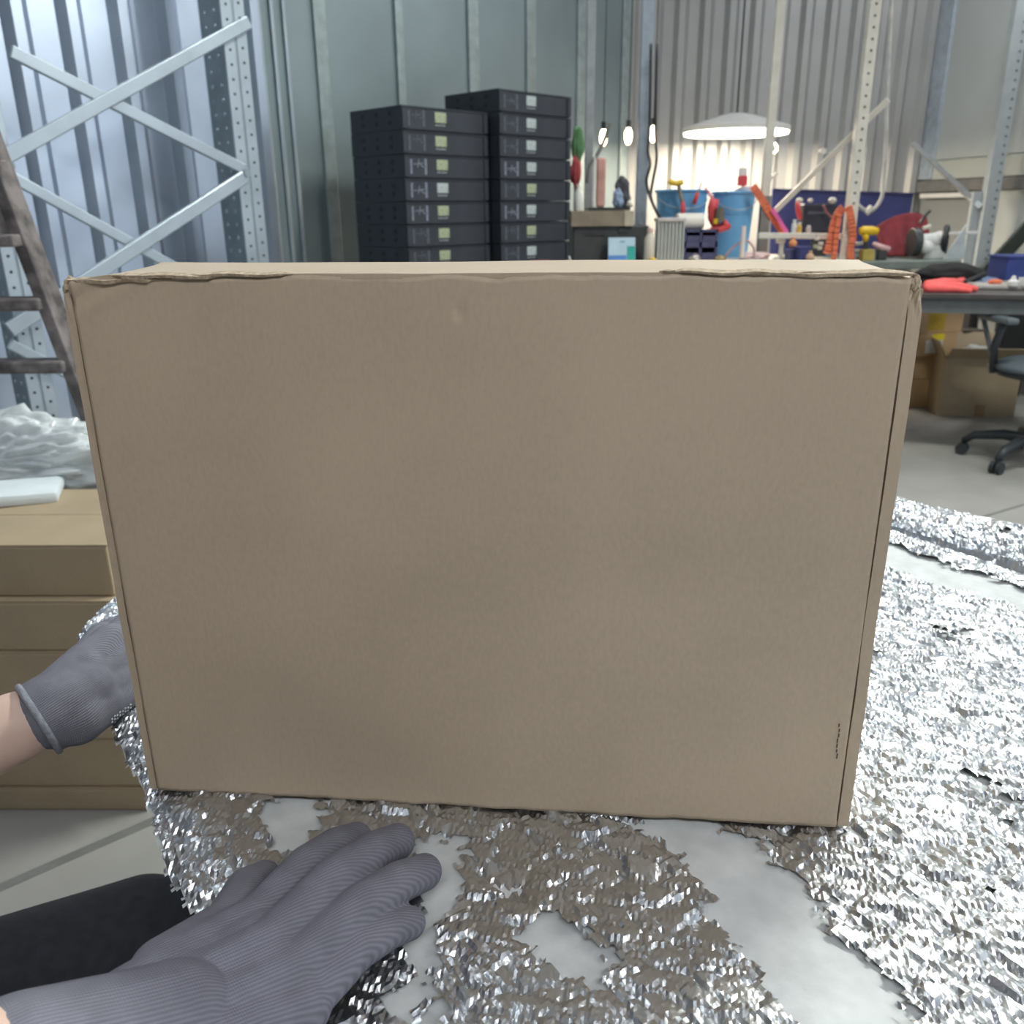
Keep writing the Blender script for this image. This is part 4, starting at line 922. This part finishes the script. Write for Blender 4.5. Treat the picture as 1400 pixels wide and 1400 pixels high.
tag(ptube(smooth_pts([(992, 350), (1005, 336), (1020, 329), (1030, 338), (1031, 352)]), [4.72]*99, .0055).build('cable', mat('dusty_red', (.50, .28, .30), rough=.7), smooth=True), 'dusty red cable looped on the bench beside the white tube', 'cable')
heap('brass_fitting', 'small brass fitting lying on the bench by the red cable', 'fitting', (P(985, 352, 4.70).x, 4.70, BZ), (.026, .02, .018), mat('brass', (.45, .35, .18), rough=.4, metal=.5, var=.2), 17, amp=.45, sub=3)
for k, (px, w, d, lab, m) in enumerate(((1045, .17, .20, 'loose white sheet of paper on the bench by the navy board', WHITECLOTH), (960, .20, .16, 'cream sheet of paper on the bench under the organiser', mat('cream_paper', (.78, .66, .50), rough=.8)), (1003, .06, .06, 'small orange card on the bench', mat('orange_card', (.75, .4, .12), rough=.7)))):
    c = P(px, 358, 4.62); tag(MB().box((c.x, 4.60+d/2, BZ+.002+.002*(k == 2)), (w, d, .004), rz=.15*k).build(['paper_sheet', 'paper_sheet', 'card'][k], m), lab, 'paper')
heap('pink_cloth', 'crumpled pinkish white cloth on the bench below the left cream post', 'cloth', (P(1036, 355, 4.80).x, 4.86, BZ+.001), (.07, .06, .022), mat('pinkish_cloth', (.75, .55, .52), rough=.9, var=.2, scale=30), 19, amp=.4, sub=4)

# work lamp over the bench
lc = P(1006, 181, 6.02)
wl_lamp = thing('work_lamp', 'round lit work lamp hung over the bench against the cladding', 'lamp', lc)
MB().lathe([(.335, .0), (.335, .03), (.10, .10), (.05, .11), (0, .11)], lc+Vector((0, 0, .0)), n=48).build('shade', WHITEP, wl_lamp, smooth='auto')
MB().cyl(lc+Vector((0, 0, -.014)), lc+Vector((0, 0, -.001)), .325, n=48).build('diffuser', mat('lit_diffuser', (1, .95, .85), emit='#fff0d8', estr=9, var=0), wl_lamp)
MB().cyl(lc+Vector((0, 0, .11)), Vector((lc.x, lc.y, WALLH)), .006, n=8).build('cord', BLACKP, wl_lamp)
ld = bpy.data.lights.new('work_light', 'AREA'); ld.shape = 'DISK'; ld.size = .62; ld.energy = LAMP_POWER; ld.color = (1, .86, .66)
lo = bpy.data.objects.new('work_light', ld); C.objects.link(lo); lo.parent = wl_lamp; lo.location = (0, 0, -.02)
MB().tube([P(1056, 204, 5.9)+Vector((.03*math.cos(i*math.pi/10), 0, .03*math.sin(i*math.pi/10))) for i in range(21)], .008, n=8).build('pull_ring', CREAM, wl_lamp, smooth=True)
MB().cyl(P(1056, 204, 5.9)+Vector((0, 0, .03)), Vector((P(1056, 204, 5.9).x, 5.9, lc.z)), .003, n=6).build('pull_cord', CREAM, wl_lamp)

# navy board and what stands before it
nb_ = thing('navy_board', 'dark navy board standing on the bench against the cladding', 'board', (P(1150, 350, 5.42).x, 5.42, BZ))
za = P(1055, 258, 5.42).z; z_b = P(1250, 264, 5.42).z
MB().prism([Vector((P(1056, 300, 5.42).x, 5.41, BZ)), Vector((P(1240, 300, 5.42).x, 5.41, BZ)), Vector((P(1248, 264, 5.42).x, 5.41, z_b)), Vector((P(1056, 258, 5.42).x, 5.41, za))], (0, .02, 0)).build('panel', NAVY, nb_)
MB().bar(Vector((P(1056, 258, 5.42).x, 5.405, za-.005)), Vector((P(1248, 264, 5.42).x, 5.405, z_b-.005)), .012, .012).build('edge_strip', mat('navy_edge', (.04, .04, .12)), nb_)
hs = thing('white_hose', 'bent white hose hanging in front of the navy board', 'hose', P(1190, 290, 5.2))
ptube(smooth_pts([(1250, -700), (1216, 60), (1212, 180), (1209, 240), (1206, 268), (1197, 284), (1186, 289), (1174, 281), (1168, 270)]), 5.2, .011).build('pipe', mat('grey_white_hose', (.55, .53, .50), rough=.5), hs, smooth=True)
ptube([(1192, 283), (1184, 292)], 5.2, .018, 12).build('joint', CREAM, hs)
# bar with stand
bs = thing('bar_stand', 'white horizontal bar on a stand before the navy board', 'stand', (P(1070, 355, 4.85).x, 4.85, BZ))
MB().bar(P(1037, 322, 4.85), P(1153, 323, 4.75), .03, .03, bev=.004).build('cross_bar', CREAM, bs); pbox(1063, 322, 1075, 333, 4.83, .05, bev=.008).build('clamp', CREAM, bs)
a = P(1069, 330, 4.85); MB().cyl((a.x, 4.85, BZ+.01), (a.x, 4.85, a.z), .013, n=12).build('column', CREAM, bs); MB().cyl((a.x, 4.85, BZ), (a.x, 4.85, BZ+.016), .05, .03, n=20).build('foot', CREAM, bs)
zbar = P(1090, 318.5, 4.80).z
for (nm, px, top, m, lab) in (('small_bottle', 1085, 300, WHITEP, 'small white bottle standing on the white bar'), ('small_bottle', 1092, 304, mat('amber_plastic', (.70, .45, .10), rough=.4), 'small amber bottle on the white bar beside the white one'), ('small_bottle', 1105, 308, mat('grey_pink', (.55, .47, .44), rough=.5), 'small greyish bottle on the white bar, rightmost of three')):
    c = Vector((P(px, 318, 4.815).x, 4.815, zbar)); h_ = P(px, top, 4.815).z-zbar; t = thing(nm, lab, 'bottle', c, 'small bottles on the white bar')
    MB().lathe([(.012, 0), (.013, .003), (.013, h_*.65), (.007, h_*.8), (.007, h_*.82)], c, n=16).build('bottle_body', m, t, smooth='auto'); MB().cyl(c+Vector((0, 0, h_*.82)), c+Vector((0, 0, h_)), .009, n=12).build('cap', WHITEP, t)
hd = thing('tool_holder', 'black tool holder with pale knobs in front of the navy board', 'tool holder', (P(1120, 318, 5.1).x, 5.1, BZ))
pbox(1096, 278, 1146, 318, 5.1, .10, bev=.01).build('housing', mat('blue_black', (.028, .03, .05), rough=.5), hd); pbox(1104, 289, 1130, 293, 5.095, .012).build('slot', mat('slot_grey', (.10, .11, .15)), hd)
pbox(1110, 316, 1132, 352, 5.12, .05, z0=BZ).build('support', DARKMETAL, hd)
for px, w in ((1093, 8), (1108, 6), (1138, 9)): c = P(px, 274, 5.08); MB().sph(c, pxw(w/1.7, 5.08)*1.0, (1, 1, .8)).build('knob', CREAM, hd, smooth=True)
ptube([(1090, 276), (1092, 290), (1094, 300)], 5.06, [.010, .016, .012], 10).build('strap', REDP, hd, smooth=True); ptube(smooth_pts([(1126, 280), (1130, 290), (1138, 298)]), 5.06, .006).build('wire', mat('dull_red', (.35, .12, .12)), hd, smooth=True)
for (px0, py0, px1, py1, Y, m, nm, lab, cat) in ((1092, 337, 1110, 362, 4.62, NAVY, 'blue_bin', 'small navy bin under the white bar', 'bin'), (1078, 341, 1091, 362, 4.70, mat('dusk_blue', (.09, .09, .22), rough=.5), 'blue_bin', 'lower dusky blue bin left of the navy bin', 'bin')):
    z0 = BZ if py1 > 350 else P(px0, 337, 4.62).z
    t = thing(nm, lab, cat, (P((px0+px1)/2, py1, Y).x, Y+.04, z0))
    pbox(px0, py0, px1, py1, Y, .09, z0=z0, bev=.005).build('tub', m, t); pbox(px0-.5, py0, px1+.5, py0+3, Y-.002, .094, bev=.002).build('rim', m, t)
for (px, py, Y, r, m, nm, lab, cat) in ((1084, 333, 4.78, .021, mat('orange_knob', (.80, .32, .12), rough=.5), 'orange_fitting', 'orange fitting hanging under the white bar', 'fitting'), (1107, 356, 4.575, .022, mat('tan_ball', (.62, .38, .24), rough=.6), 'tan_ball', 'tan ball lying before the navy bin', 'ball')):
    c = P(px, py, Y); 
    if py > 350: c.z = BZ+r
    mb = MB().sph(c, r, (1, 1, 1)); mb.cyl(c+Vector((0, 0, r*.7)), c+Vector((0, 0, r*1.5)), r*.4, n=12); tag(mb.build(nm, m, smooth='auto'), lab, cat)
cn = thing('plug_cluster', 'cluster of pale plugs hung under the bar beside the orange strap', 'plugs', P(1118, 332, 4.74))
for (dx, dy, m) in ((0, -5, CREAM), (5, 2, WHITEP), (-2, 6, mat('moss', (.4, .42, .25))), (4, 8, CREAM)):
    c = P(1117+dx, 331+dy, 4.72); MB().box(c, (.022, .02, .018), rz=dx, bev=.003).build('plug', m, cn)
ptube([(1116, 322), (1117, 330), (1120, 340)], 4.735, .005).build('lead', BLACKP, cn)
# orange straps on the posts
def strap(label, pts, Y, w, th=.006):
    mb = MB(); q = [P(x, y, Y) for x, y in pts]
    for a_, b__ in zip(q, q[1:]): mb.bar(a_, b__+(b__-a_).normalized()*.004, w, th, up=Vector((0, 1, 0)))
    return tag(mb.build('orange_strap', ORANGE), label, 'strap', 'orange and red straps on the posts')
strap('orange strap looped from the cream post down left of it', smooth_pts([(1153, 284), (1146, 292), (1140, 308), (1136, 328), (1131, 346)], 4), 4.68, .042)
strap('thin orange strap hanging between the looped strap and the cream post', smooth_pts([(1148, 292), (1144, 318), (1141, 348), (1138, 360)], 4), 4.665, .026)
strap('orange strap hanging straight down the cream post', smooth_pts([(1160, 282), (1164, 300), (1166, 322), (1163, 342), (1165, 362)], 4), 4.675, .036)
strap('orange strap slanting from the left cream post to the white bar', smooth_pts([(1029, 254), (1040, 270), (1052, 290), (1063, 306), (1070, 318)], 4), 4.97, .040)
tag(MB().bar(P(1056, 286, 4.955), P(1076, 318, 4.92), .02, .006, up=Vector((0, 1, 0))).build('magenta_strap', mat('magenta_strap', (.70, .12, .35), rough=.7)), 'narrow magenta strap beside the slanting orange strap', 'strap')
# right part of the bench
dr = thing('yellow_drill', 'yellow cordless drill standing on the bench right of the cream post', 'drill', (P(1186, 350, 4.66).x, 4.66, BZ))
ptube([(1175, 316), (1180, 315.5), (1192, 315.5), (1200, 316.5)], 4.66, [.015, .023, .023, .017], 14).build('motor_body', YELLOW, dr, smooth=True); ptube([(1183, 318), (1184, 330)], 4.66, [.017, .014], 10).build('grip', YELLOW, dr, smooth=True); ptube([(1184, 328), (1184.5, 341)], 4.66, .014, 10).build('lower_grip', DARKMETAL, dr)
pbox(1179, 341, 1197, 356, 4.63, .06, z0=BZ, bev=.004).build('battery', mat('brass_yellow', (.45, .34, .08)), dr)
for k in range(3):
    c = P(1168, 352-k*9, 4.72); tag(MB().lathe([(.02, 0), (.045, .008), (.048, .016), (.042, .016), (.018, .006), (0, .006)], (c.x+.012, 4.74, BZ+.036*k), n=24).build('white_dish', WHITEP if k else GALV_D, smooth='auto'), ['grey dish at the bottom, behind the orange strap', 'white dish in the middle, behind the orange strap', 'white dish topmost, behind the orange strap'][k], 'dish', 'dishes behind the orange strap')
pk2 = thing('pink_tool', 'pale pink hand tool between the drill and the red cloth', 'tool', (P(1208, 350, 4.66).x, 4.66, BZ))
ptube([(1194, 333), (1204, 338), (1216, 341)], 4.66, [.010, .016, .014], 10).build('tool_body', mat('pale_pink', (.68, .42, .42), rough=.5), pk2, smooth=True); pbox(1200, 340, 1214, 356, 4.65, .04, z0=BZ, bev=.004).build('base', DARKMETAL, pk2)
# red cloth draped in a peak
RC = MB(); n1, n2 = 24, 14; cl = {}
crest = smooth_pts([(1196, 312), (1215, 300), (1236, 293), (1254, 292), (1266, 298)], 6)
for i in range(n1+1):
    x, y = crest[min(len(crest)-1, int(i/n1*(len(crest)-1)))]
    top = P(x, y, 5.0)
    for k in range(n2+1):
        s = k/n2; zb = BZ+.008; fold = .022*math.sin(i*1.25)*s
        cl[i, k] = RC.bm.verts.new((top.x+.01*s*math.sin(i*.9), top.y-.16*s+fold, top.z+(zb-top.z)*s**.9))
for i in range(n1):
    for k in range(n2): RC.bm.faces.new((cl[i, k], cl[i+1, k], cl[i+1, k+1], cl[i, k+1]))
o = RC.build('red_cloth', REDCLOTH, smooth=True); so = o.modifiers.new('thickness', 'SOLIDIFY'); so.thickness = .008; tag(o, 'dark red cloth draped in a peak before the navy board', 'cloth')
# bench grinder
gr_ = thing('bench_grinder', 'white bench grinder with two dark wheels at the right end of the bench', 'grinder', (P(1268, 355, 4.75).x, 4.78, BZ))
c1 = P(1250, 331, 4.76); c2 = P(1292, 329, 4.80)
MB().cyl(c1-Vector((.018, 0, 0)), c1+Vector((.018, 0, 0)), .072, n=28).build('wheel', DARKMETAL, gr_, bev=.004)
w2 = MB(); w2.tube([c2+Vector((.0, .066*math.sin(t*math.pi/14), .066*math.cos(t*math.pi/14))) + Vector((.035*math.sin(t*math.pi/14), 0, 0)) for t in range(29)], .016, n=10); w2.build('wheel_guard', BLACKP, gr_, smooth=True)
MB().cyl(c1+Vector((.02, 0, -.002)), c2-Vector((.03, 0, .002)), .040, .046, n=24).build('motor', mat('machine_white', (.66, .66, .64), rough=.4), gr_, smooth='auto', bev=.003)
MB().sph(c2-Vector((.04, .02, -.01)), .040).build('motor_dome', mat('machine_white', (.66, .66, .64)), gr_, smooth=True)
MB().sph(c1+Vector((.05, -.04, -.025)), .034).build('spark_shield', WHITEP, gr_, smooth=True)
MB().prism([(c1.x+.05, 4.74, BZ), (c2.x-.0, 4.74, BZ), (c2.x-.045, 4.74, c1.z-.02), (c1.x+.07, 4.74, c1.z-.02)], (0, .08, 0)).build('pedestal', mat('machine_white', (.66, .66, .64)), gr_, bev=.004)
ptube(smooth_pts([(1258, 306), (1264, 296), (1272, 288)]), 4.80, .008).build('bracket_arm', DARKMETAL, gr_, smooth=True); ptube([(1262, 312), (1272, 309)], 4.78, .010).build('bracket_tip', CREAM, gr_)
tri = thing('angle_bracket', 'white triangular bracket standing on the bench right of the grinder', 'bracket', (P(1308, 355, 4.66).x, 4.66, BZ))
MB().prism([Vector((P(1290, 350, 4.66).x, 4.66, BZ)), Vector((P(1319, 350, 4.66).x, 4.66, BZ)), Vector((P(1322, 306, 4.66).x, 4.66, P(1322, 306, 4.66).z))], (0, .012, 0)).build('plate', mat('pale_grey_plate', (.50, .54, .55), rough=.5), tri, bev=.002)
MB().bar(P(1298, 319, 4.68), P(1336, 318, 4.68), .018, .014, bev=.002).build('rail', WHITEP, tri)

# ------------------------------------------------------------------ right-hand rack post, desk, cartons and chair
rp = thing('rack_post', 'pale punched rack post with a diagonal brace before the right wall', 'post', (P(1345, 330, 5.6).x, 5.6, 0))
x = P(1349, 300, 5.6).x
PALEPOST = mat('pale_post_paint', (.46, .50, .51), rough=.5, var=.05)
MB().bar((x, 5.6, 0), (x, 5.6, 2.5), .085, .06, up=Vector((0, 1, 0)), bev=.003).build('column', PALEPOST, rp)
MB().bar((x-.062, 5.63, 0), (x-.062, 5.63, P(1330, 262, 5.6).z), .07, .03, up=Vector((0, 1, 0)), bev=.003).build('base_plate', mat('pale_post_paint', (.46, .50, .51)), rp)
hb = MB(); z = .1
while z < 2.45:
    hb.cyl((x+.018, 5.5695, z), (x+.018, 5.5685, z), .008, n=8); z += .05
o = hb.build('punched_holes', mat('hole_grey', (.18, .19, .2)), rp); o['kind'] = 'stuff'
MB().bar(P(1248, 196, 5.8), P(1341, 283, 5.62), .03, .02, up=Vector((0, 1, 0)), bev=.003).build('brace', mat('dull_brace', (.30, .31, .31), rough=.5, metal=.2), rp)
o = MB().bar(P(1312, 257, 5.7), P(1341, 284, 5.6), .034, .024, up=Vector((0, 1, 0)), bev=.003).build('brace_end', PALEPOST, rp)
tag(MB().bar(P(1336, 386, 5.55), P(1420, 296, 5.4), .085, .03, up=Vector((0, 1, 0)), bev=.003).build('dark_strut', mat('dark_green_strut', (.045, .06, .055), rough=.6)), 'dark green strut rising to the right behind the black desk', 'strut')

DZ = .75
d0 = PZ(1255, 401, DZ); d1 = PZ(1400, 403, DZ); du = (d1-d0); du.z = 0; du.normalize(); dn = Vector((-du.y, du.x, 0))
desk = thing('black_desk', 'black desk with dark metal apron at the right', 'desk', d0+du*.7+dn*.3-Vector((0, 0, DZ)))
D0 = d0-du*.30
MB().prism([D0-Vector((0, 0, .022)), D0+du*1.55-Vector((0, 0, .022)), D0+du*1.55+dn*.60-Vector((0, 0, .022)), D0+dn*.60-Vector((0, 0, .022))], (0, 0, .022)).build('desk_top', mat('dark_desk_top', (.075, .068, .066), rough=.30, spec=.6), desk, bev=.003)
MB().bar(D0+du*.02+dn*.03-Vector((0, 0, .055)), D0+du*1.53+dn*.03-Vector((0, 0, .055)), .02, .062).build('apron', mat('grey_apron', (.11, .12, .12), rough=.5), desk)
for (u, w) in ((.10, .05), (1.48, .05), (.10, .56), (1.48, .56)): a = D0+du*u+dn*w; MB().bar(a-Vector((0, 0, DZ)), a-Vector((0, 0, .023)), .045, .045).build('leg', DARKMETAL, desk)
def ondesk(px, py): return PZ(px, py, DZ)
# coral gloves, black bag, tray, bin, bits
def blob_path(mb, pts, r): 
    q = [ondesk(x, y)+Vector((0, 0, rr*.92)) for (x, y), rr in zip(pts, r)]; mb.limb(q, r, n=10); return mb
mb = MB(); 
blob_path(mb, [(1268, 398), (1290, 396), (1312, 392)], [.026, .028, .020]); blob_path(mb, [(1280, 399), (1308, 397), (1333, 399)], [.024, .020, .014]); blob_path(mb, [(1300, 394), (1317, 387)], [.020, .016]); blob_path(mb, [(1268, 400), (1300, 400), (1325, 401)], [.022, .018, .013])
o = mb.build('coral_glove', CORAL); bake_remesh(o, .006, 3); o.data.materials.append(CORAL) if not o.data.materials else None; tag(o, 'bright coral work gloves lying on the black desk edge', 'gloves')
heap('black_bag', 'low black bag on the black desk behind the coral gloves', 'bag', tuple(ondesk(1300, 388)+Vector((.02, .07, 0))), (.17, .075, .055), mat('black_fabric', (.016, .014, .015), rough=.8), 23, amp=.2, sub=4)
tr_ = thing('grey_tray', 'pale grey slab tray on the black desk', 'tray', ondesk(1385, 392)+Vector((.05, .02, 0)))
a = ondesk(1334, 396); MB().prism([a, a+du*.55, a+du*.55+dn*.22, a+dn*.22], (0, 0, .018)).build('slab', mat('warm_grey_slab', (.42, .39, .36), rough=.6), tr_, bev=.003)
MB().prism([a+du*.01-dn*.003-Vector((0, 0, -.001)), a+du*.54-dn*.003+Vector((0, 0, .001)), a+du*.54+dn*.01+Vector((0, 0, .001)), a+du*.01+dn*.01+Vector((0, 0, .001))], (0, 0, .004)).build('shadow_gap', DARKMETAL, tr_)  # solid dark strip painting the shade under the slab's front edge
for (px, w, h_, m, lab, nm) in ((1385, .026, .045, WHITEP, 'white pointed bottle on the grey tray', 'white_nozzle'), (1402, .03, .035, WHITEP, 'white tub on the grey tray at the frame edge', 'white_tub')):
    c = PZ(px, 391, DZ+.018)+dn*.01; c.z = DZ+.018; tag(MB().lathe([(w, 0), (w, h_*.45), (w*.5, h_*.6), (w*.25, h_)] if nm == 'white_nozzle' else [(w, 0), (w, h_), (w*.85, h_), (w*.8, .004), (0, .004)], c, n=20).build(nm, m, smooth='auto'), lab, 'bottle' if nm == 'white_nozzle' else 'tub')
tag(heap('orange_scrap', 'small orange scrap on the grey tray', 'scrap', tuple(PZ(1360, 388, DZ+.018)), (.03, .014, .012), ORANGE, 25, sub=3), None)
bn = thing('blue_crate', 'blue crate standing on the back of the black desk', 'crate', ondesk(1395, 378)+Vector((.02, .05, 0)))
c = ondesk(1372, 384); z1_ = PL(1376, 350, c, Vector((0, 1, 0))).z
BLU = mat('crate_blue', (.045, .07, .28), rough=.5)
MB().box((c.x+.15, c.y+.10, (DZ+z1_)/2), (.28, .18, z1_-DZ), rz=0).build('crate_body', BLU, bn, bev=.004); MB().box((c.x+.15, c.y+.10, z1_-.006), (.295, .195, .012)).build('rim', BLU, bn, bev=.003)
tag(MB().prism([ondesk(1338, 390)+Vector((0, .05, 0)), ondesk(1362, 390)+Vector((0, .05, 0)), ondesk(1372, 378)+Vector((0, .0, 0)), ondesk(1350, 380)], (0, 0, .010)).build('blue_sheet', mat('pale_blue_sheet2', (.20, .27, .42), rough=.6)), 'pale blue sheet lying between tray and blue crate', 'sheet')
ptb = tag(MB().bar(ondesk(1318, 394)+Vector((0, 0, .03)), ondesk(1345, 388)+Vector((0, 0, .05)), .012, .012).build('black_pen', BLACKP), 'black marker lying across the coral gloves', 'marker')

# cartons under and behind the desk
def floorcarton(label, px0, px1, py_b, Y, z0, z1, depth, m, rz=0):
    x0_ = P(px0, py_b, Y).x; x1_ = P(px1, py_b, Y).x
    return carton('carton', label, ((x0_+x1_)/2, Y+depth/2, z0), (x1_-x0_, depth, z1-z0), rz, m, 'small cartons stacked behind the black desk')
Yc = 4.97; zf_ = lambda y: max(0, P(1290, y, Yc).z)
zs = [0, zf_(518), zf_(486), zf_(454), zf_(420)]
t1 = floorcarton('small brown carton at the bottom of the stack behind the desk', 1228, 1288, 550, Yc, 0, zs[1]-.001, .24, KRAFT_C, .12)
t2 = floorcarton('small brown carton second from the bottom behind the desk', 1232, 1294, 518, Yc, zs[1], zs[2]-.001, .24, KRAFT_C, .12)
t3 = floorcarton('small carton with white label and yellow tape behind the desk', 1240, 1304, 486, Yc-.03, zs[2], zs[3]-.001, .24, KRAFT_C, .12)
t4 = floorcarton('small carton with yellow tape patch topmost behind the desk', 1246, 1313, 452, Yc-.02, zs[3], zs[4], .24, KRAFT_C, .12)
def stick(t, u0, u1, v0, v1, nm, m):
    body_ = [o for o in C.objects if o.parent == t and o.name.startswith('body')][0]; vs = [v.co for v in body_.data.vertices]
    hx = max(v.x for v in vs); hy = max(v.y for v in vs); hz = max(v.z for v in vs)
    o = MB().box((-hx+2*hx*(u0+u1)/2, -hy-.001, hz*(v0+v1)/2), (2*hx*(u1-u0), .002, hz*(v1-v0))).build(nm, m, None, origin=(0, 0, 0)); o.parent = t; o.location = (0, 0, 0)
stick(t3, .30, .68, .15, .72, 'white_label', WHITECLOTH); stick(t3, .42, .70, .70, .999, 'yellow_tape', mat('yellow_tape', (.75, .60, .02), rough=.4)); stick(t4, .25, .62, .1, .95, 'yellow_tape', mat('ochre_tape', (.50, .33, .03), rough=.4))
# bigger open carton
oc = thing('open_carton', 'large open brown carton with white film inside, behind the desk', 'box', (P(1335, 565, 4.75).x, 4.9, 0))
ox, oy_, ow, od = P(1340, 560, 4.75).x, 4.92, P(1400, 560, 4.72).x-P(1293, 560, 4.8).x, .38
oh = P(1310, 490, 4.75).z; ka = KRAFT_B
def obx(c, s, nm, m=ka, M=None): 
    R_ = Matrix.Translation((ox, oy_, 0)) @ Matrix.Rotation(-.18, 4, 'Z'); mb = MB(); mb.box(None, s, M=R_ @ (Matrix.Translation(c) if M is None else M)); return mb.build(nm, m, oc)
obx((0, -od/2, oh/2), (ow, .006, oh), 'side_panel'); obx((0, od/2, oh/2), (ow, .006, oh), 'side_panel'); obx((-ow/2, 0, oh/2), (.006, od, oh), 'side_panel'); obx((ow/2, 0, oh/2), (.006, od, oh), 'side_panel'); obx((0, 0, .004), (ow, od, .008), 'base_panel')
obx(None, (ow*.98, .10, .005), 'open_flap', M=Matrix.Translation((0, -od/2-.035, oh+.030)) @ Matrix.Rotation(math.radians(-42), 4, 'X'))
obx(None, (.10, od*.98, .005), 'open_flap', M=Matrix.Translation((-ow/2-.02, 0, oh+.045)) @ Matrix.Rotation(math.radians(65), 4, 'Y')); obx(None, (ow*.98, .10, .005), 'open_flap', M=Matrix.Translation((0, od/2+.02, oh+.045)) @ Matrix.Rotation(math.radians(65), 4, 'X'))
obx((0.02, -od/2-.004, oh*.10), (.05, .003, oh*.2), 'tape', mat('brown_tape', (.30, .19, .09), rough=.35))
heap('white_film', 'white film spilling over the top of the large open carton', 'film', (ox-.03, oy_-.09, oh-.06), (.12, .085, .065), mat('white_film', (.58, .60, .58), rough=.4, var=.1), 27, amp=.4, sub=4)
# dark clutter beyond
for (px0, py0, px1, py1, Y, m, nm, lab) in ((1312, 420, 1328, 470, 5.27, mat('grey_brown_box', (.16, .13, .12), rough=.8), 'grey_brown_case', 'narrow grey brown case behind the open carton'), (1329, 415, 1342, 480, 5.27, mat('plum_black', (.035, .03, .04)), 'dark_case', 'narrow plum black case behind the open carton'), (1316, 452, 1352, 500, 5.14, mat('dark_brown', (.06, .05, .045), rough=.8), 'brown_case', 'low dark brown case behind the open carton'), (1362, 418, 1416, 520, 5.25, mat('soot_black', (.02, .022, .022), rough=.7), 'black_cabinet', 'black cabinet behind the office chair')):
    t = thing(nm, lab, 'case', (P((px0+px1)/2, 500, Y).x, Y+.06, 0)); pbox(px0, py0, px1, py1, Y, .12, z0=0, bev=.006).build('shell', m, t); pbox(px0+1, py0, px1-1, py0+3, Y-.004, .02).build('lid_edge', m, t)
tag(MB().box(P(1352, 424, 5.28), (.05, .05, .06), bev=.006).build('pale_carton', mat('pale_grey_blue', (.42, .44, .50))), 'small pale packet on the dark cases under the desk', 'packet') if False else None

# office chair
cb = Vector((2.36, 3.79, 0)); ch = thing('office_chair', 'dark office chair with star base at the right edge', 'chair', cb)
CH = mat('chair_black', (.028, .034, .038), rough=.45); CHS = mat('chair_fabric', (.085, .105, .12), rough=.8, var=.1, scale=60)
for k in range(5):
    a0 = math.radians(142+72*k); rr = .28; d = Vector((math.cos(a0), math.sin(a0), 0)); e = cb+d*rr+Vector((0, 0, .065))
    leg = MB().tube([cb+Vector((0, 0, .115))+d*.02, cb+d*.12+Vector((0, 0, .118)), cb+d*.24+Vector((0, 0, .098)), e], [.026, .024, .020, .017], 10).build('base_leg', CH, ch, smooth=True)
    MB().cyl(e+Vector((0, 0, .0)), e+Vector((0, 0, -.03)), .009, n=8).build('caster_stem', CH, leg)
    ax = Vector((-d.y, d.x, 0)); c = e+Vector((0, 0, -.065+.027)); 
    for s in (-1, 1): MB().cyl(c+ax*s*.006, c+ax*s*.024, .027, n=18).build('caster_wheel', CH, leg)
MB().cyl(cb+Vector((0, 0, .10)), cb+Vector((0, 0, .40)), .026, n=16).build('gas_column', CH, ch)
sc_ = cb+Vector((.03, -.02, .44)); mb = MB(); mb.sph(sc_, .25, (1.0, .95, .20)); 
for v in mb.bm.verts: v.co.z = max(v.co.z, sc_.z-.035)
mb.build('seat', CHS, ch, smooth=True); MB().lathe([(.10, 0), (.23, .02), (.245, .04), (.0, .045)], sc_-Vector((0, 0, .055)), n=32).build('seat_pan', CH, ch, smooth='auto')
for s, nm in ((-1, 'armrest'), (1, 'armrest')):
    a = sc_+Vector((s*.235, .05, .0)); 
    arm = MB().tube([a+Vector((0, .02, -.03)), a+Vector((s*.015, .02, .08)), a+Vector((s*.015, -.02, .19))], .017, 10).build(nm, CH, ch, smooth=True)
    MB().box(a+Vector((s*.015, .03, .205)), (.055, .26, .028), bev=.01).build('arm_pad', mat('arm_pad', (.11, .13, .14), rough=.5), arm)
    MB().tube([a+Vector((s*.01, .16, .195)), a+Vector((0, .02, .0))], .011, 8).build('arm_stay', mat('grey_stay', (.20, .20, .21), rough=.35, metal=.3), arm)
bk = MB(); c = sc_+Vector((.30, .05, .36)); bk.sph(c, .23, (.25, .95, 1.15)); bk.build('backrest', CHS, ch, smooth=True); MB().tube([sc_+Vector((.12, .03, -.03)), sc_+Vector((.30, .05, .02)), c+Vector((.03, 0, -.1))], .02, 8).build('back_stem', CH, ch, smooth=True)

# tall carton hidden behind the big box, carrying the red and white packet
hc = P(718, 366, 3.5); carton('carton', 'tall carton standing behind the big box, red and white packet on it', (hc.x, 3.68, 0), (.40, .34, P(718, 366.5, 3.52).z), m=KRAFT_B)
pz = P(718, 366.5, 3.52).z; rw = thing('red_white_packet', 'flat white packet with a red end before the right black stack', 'packet', (hc.x, 3.62, pz))
pbox(694, 360, 724, 366, 3.58, .06, z0=pz, z1=pz+.018, bev=.002).build('white_part', WHITECLOTH, rw); pbox(724.2, 358, 752, 366, 3.58, .06, z0=pz, z1=pz+.022, bev=.002).build('red_part', mat('rose_red', (.55, .12, .17), rough=.6), rw)
tag(MB().cyl(P(783, 366, 4.58), P(778, 350, 4.60), .004, n=8).build('white_stick', WHITEP), 'thin white stick leaning at the left end of the bench', 'stick')
